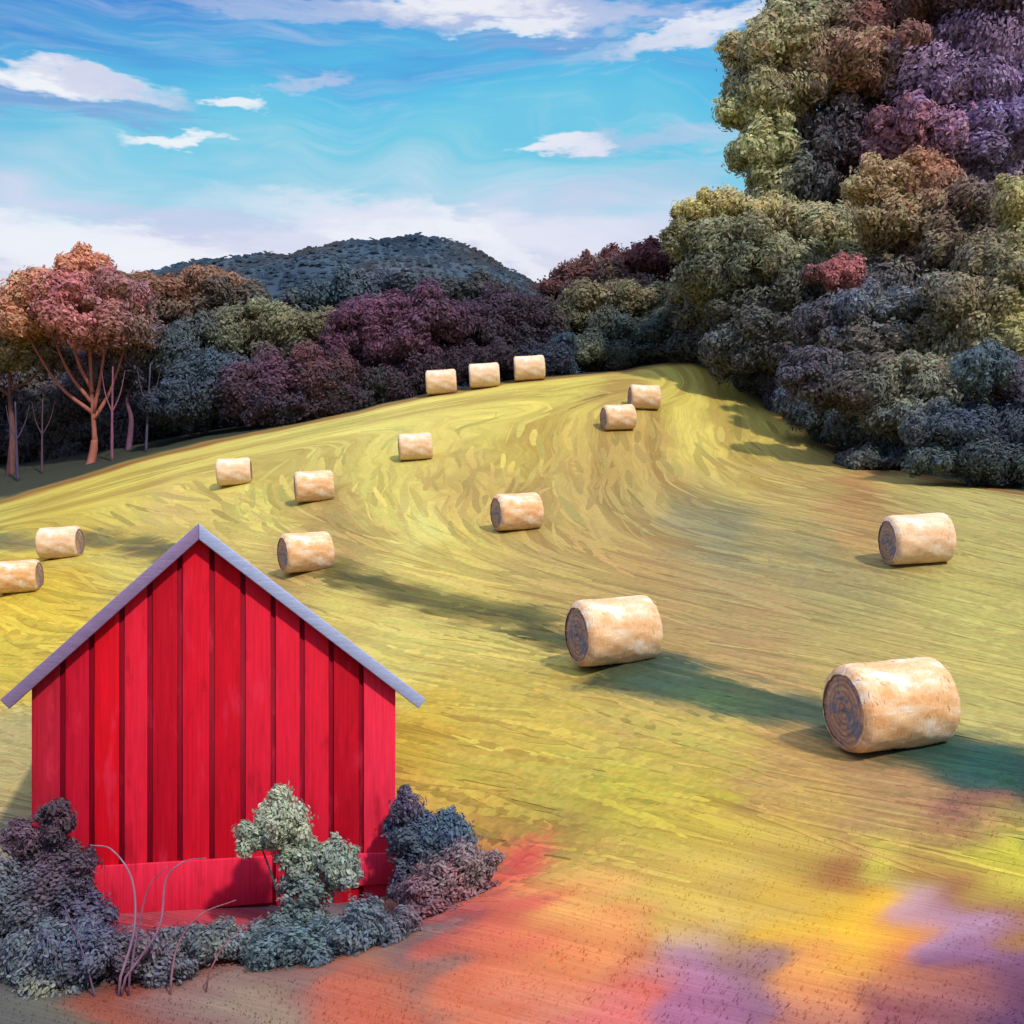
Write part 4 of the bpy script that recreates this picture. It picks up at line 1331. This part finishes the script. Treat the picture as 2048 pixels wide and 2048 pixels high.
def shrub(name, label, bu_, d, lobes, dab, stem_col, cover=2.4, cat='shrub'):
    x = (bu_ - 512) / F * d
    b0 = Vector((x, d, gz(x, d) - 0.02))
    e = empty(name, b0, label, cat, GS)
    L = [px_lobe(l, d) for l in lobes]
    mb = MB()
    for c, r, _ in L:
        pp = bez([Vector((random.uniform(-.15, .15), random.uniform(-.1, .1), -0.1)), (c - b0) * 0.5 + Vector((random.uniform(-.1, .1), 0, 0.05)), c - b0], 4)
        mb.tube(pp, [0.035 * (1 - 0.7 * i / (len(pp) - 1)) for i in range(len(pp))], stem_col, 6)
    mb.build('stem', M_BARK, e, True)
    crown('crown', e, b0, L, dab * 1.1, 1.35, 0.62)
    return e


shrub('sage_shrub', 'tall grey green shrub standing against the red gable', 300, 18.2,
      [(285, 818, 27, 22, 0, pal(SG1, (150, 152, 122), SG2)), (258, 838, 22, 16, 0, pal(SG1, SG2)), (330, 856, 28, 18, 0, pal(SG1, SG2, SG3)), (296, 858, 22, 18, 0, pal(SG2, SG1)), (310, 888, 30, 26, 0, pal(SG3, SG2, SLATE)), (340, 870, 22, 14, -0.1, pal(SG1, SG3)), (305, 928, 32, 22, -0.2, pal(SG3, SLATE, (84, 104, 92)))],
      0.115, lin((90, 96, 96), .8))
shrub('navy_shrub', 'dark blue shrub at the right corner of the barn', 425, 19.6,
      [(408, 808, 18, 18, 0, pal(NAVY, INK, PURP)), (420, 845, 36, 30, 0, pal(NAVY, TEAL, INK)), (450, 840, 30, 24, -0.2, pal(TEAL, (44, 84, 108), NAVY)), (415, 880, 26, 26, -0.2, pal(INK, NAVY))],
      0.12, lin((70, 56, 70), .8))
shrub('mauve_shrub', 'mauve grey shrub in front of the dark blue one, right of the barn', 455, 18.6,
      [(452, 876, 32, 24, 0, pal((116, 92, 98), (124, 108, 104), RED)), (478, 866, 20, 18, 0, pal((108, 104, 98), (120, 88, 92))), (430, 896, 34, 20, -0.2, pal((112, 74, 88), PLUM, RED)), (480, 895, 26, 15, -0.2, pal(RED, (128, 74, 80), PLUM)), (440, 915, 46, 14, -0.5, pal(RED, PLUM, (110, 84, 92)))],
      0.115, lin((90, 56, 66), .8))
shrub('plum_weed', 'dark plum shrub at the left corner of the barn behind arching pale stems', 50, 18.3,
      [(58, 820, 17, 20, 0, pal(PLUM, (70, 44, 58), INK)), (30, 842, 26, 20, 0, pal((96, 70, 88), PLUM)), (64, 864, 34, 22, 0, pal(PLUM, (86, 58, 78), INK)), (40, 890, 44, 34, -0.2, pal(PLUM, (80, 66, 88), SLATE)), (82, 920, 34, 32, -0.3, pal((72, 60, 92), NAVY, PLUM)), (10, 900, 30, 44, -0.3, pal(SLATE, (98, 104, 104), (86, 78, 92)))],
      0.12, lin((100, 76, 92), .8))
shrub('slate_weed', 'low slate blue undergrowth clump spreading at the foot of the sage shrub', 270, 17.0,
      [(225, 944, 44, 15, 0, pal(SLATE, GREY, (100, 108, 112))), (290, 945, 50, 20, -0.2, pal(SLATE, (74, 96, 96), TEAL)), (350, 935, 48, 22, 0, pal(SLATE, (88, 92, 98), TEAL)), (190, 938, 28, 13, 0.1, pal((90, 84, 96), SLATE)), (390, 930, 34, 18, 0.2, pal((96, 84, 94), SLATE))],
      0.115, lin((70, 76, 86), .8))
shrub('blue_weed', 'dark violet blue weeds in the lower left corner below the arching stems', 60, 16.2,
      [(30, 960, 34, 34, 0, pal((94, 100, 106), SLATE, (84, 92, 100))), (85, 955, 36, 36, 0, pal(NAVY, (70, 58, 92), SLATE)), (135, 955, 34, 28, 0.1, pal((84, 70, 80), (110, 66, 76), SLATE)), (60, 990, 44, 18, -0.2, pal((92, 98, 108), SLATE, OLIVE)), (165, 970, 30, 20, 0, pal((98, 80, 88), SLATE))],
      0.12, lin((90, 60, 84), .8))
# arching pale stems
e = empty('arching_plant', hit(105, 985), 'tall mauve plant with pale arching bare stems before the left barn corner', 'plant', None)
b0 = e.location.copy()
for pts, r, c in [
    ([(118, 985), (134, 930), (132, 880), (112, 850), (90, 845)], 0.030, (158, 118, 142)), ([(120, 985), (158, 930), (166, 880), (184, 862), (206, 858)], 0.028, (150, 104, 130)),
    ([(128, 985), (140, 920), (150, 885), (168, 866)], 0.022, (134, 88, 116)), ([(170, 985), (178, 945), (200, 915), (236, 900)], 0.024, (168, 108, 122)),
    ([(205, 980), (228, 940), (262, 915)], 0.020, (158, 92, 104)), ([(96, 1000), (82, 950), (64, 905)], 0.024, (112, 84, 116))]:
    mb = MB()
    d = 15.6
    pp = bez([at(u, v, d + 0.002 * (985 - v)) - b0 for u, v in pts], 7)
    pp[0].z = min(pp[0].z, -0.05)
    mb.tube(pp, [0.72 * r * (1 - 0.65 * i / (len(pp) - 1)) for i in range(len(pp))], lin(tuple(0.72 * q + 16 for q in c), .95), 7)
    mb.build('stem', M_BARK, e, True)

# ------------------------------------------------------------------ all crowns, once every bough's colour is known
_l = LOBES
LOBES = (np.array([list(c) for c, r, p in _l]), np.array([sum(r) / 3 for c, r, p in _l]), np.array([np.mean(np.array(p), axis=0) for c, r, p in _l]))
for job in TODO:
    crown_mesh(*job)
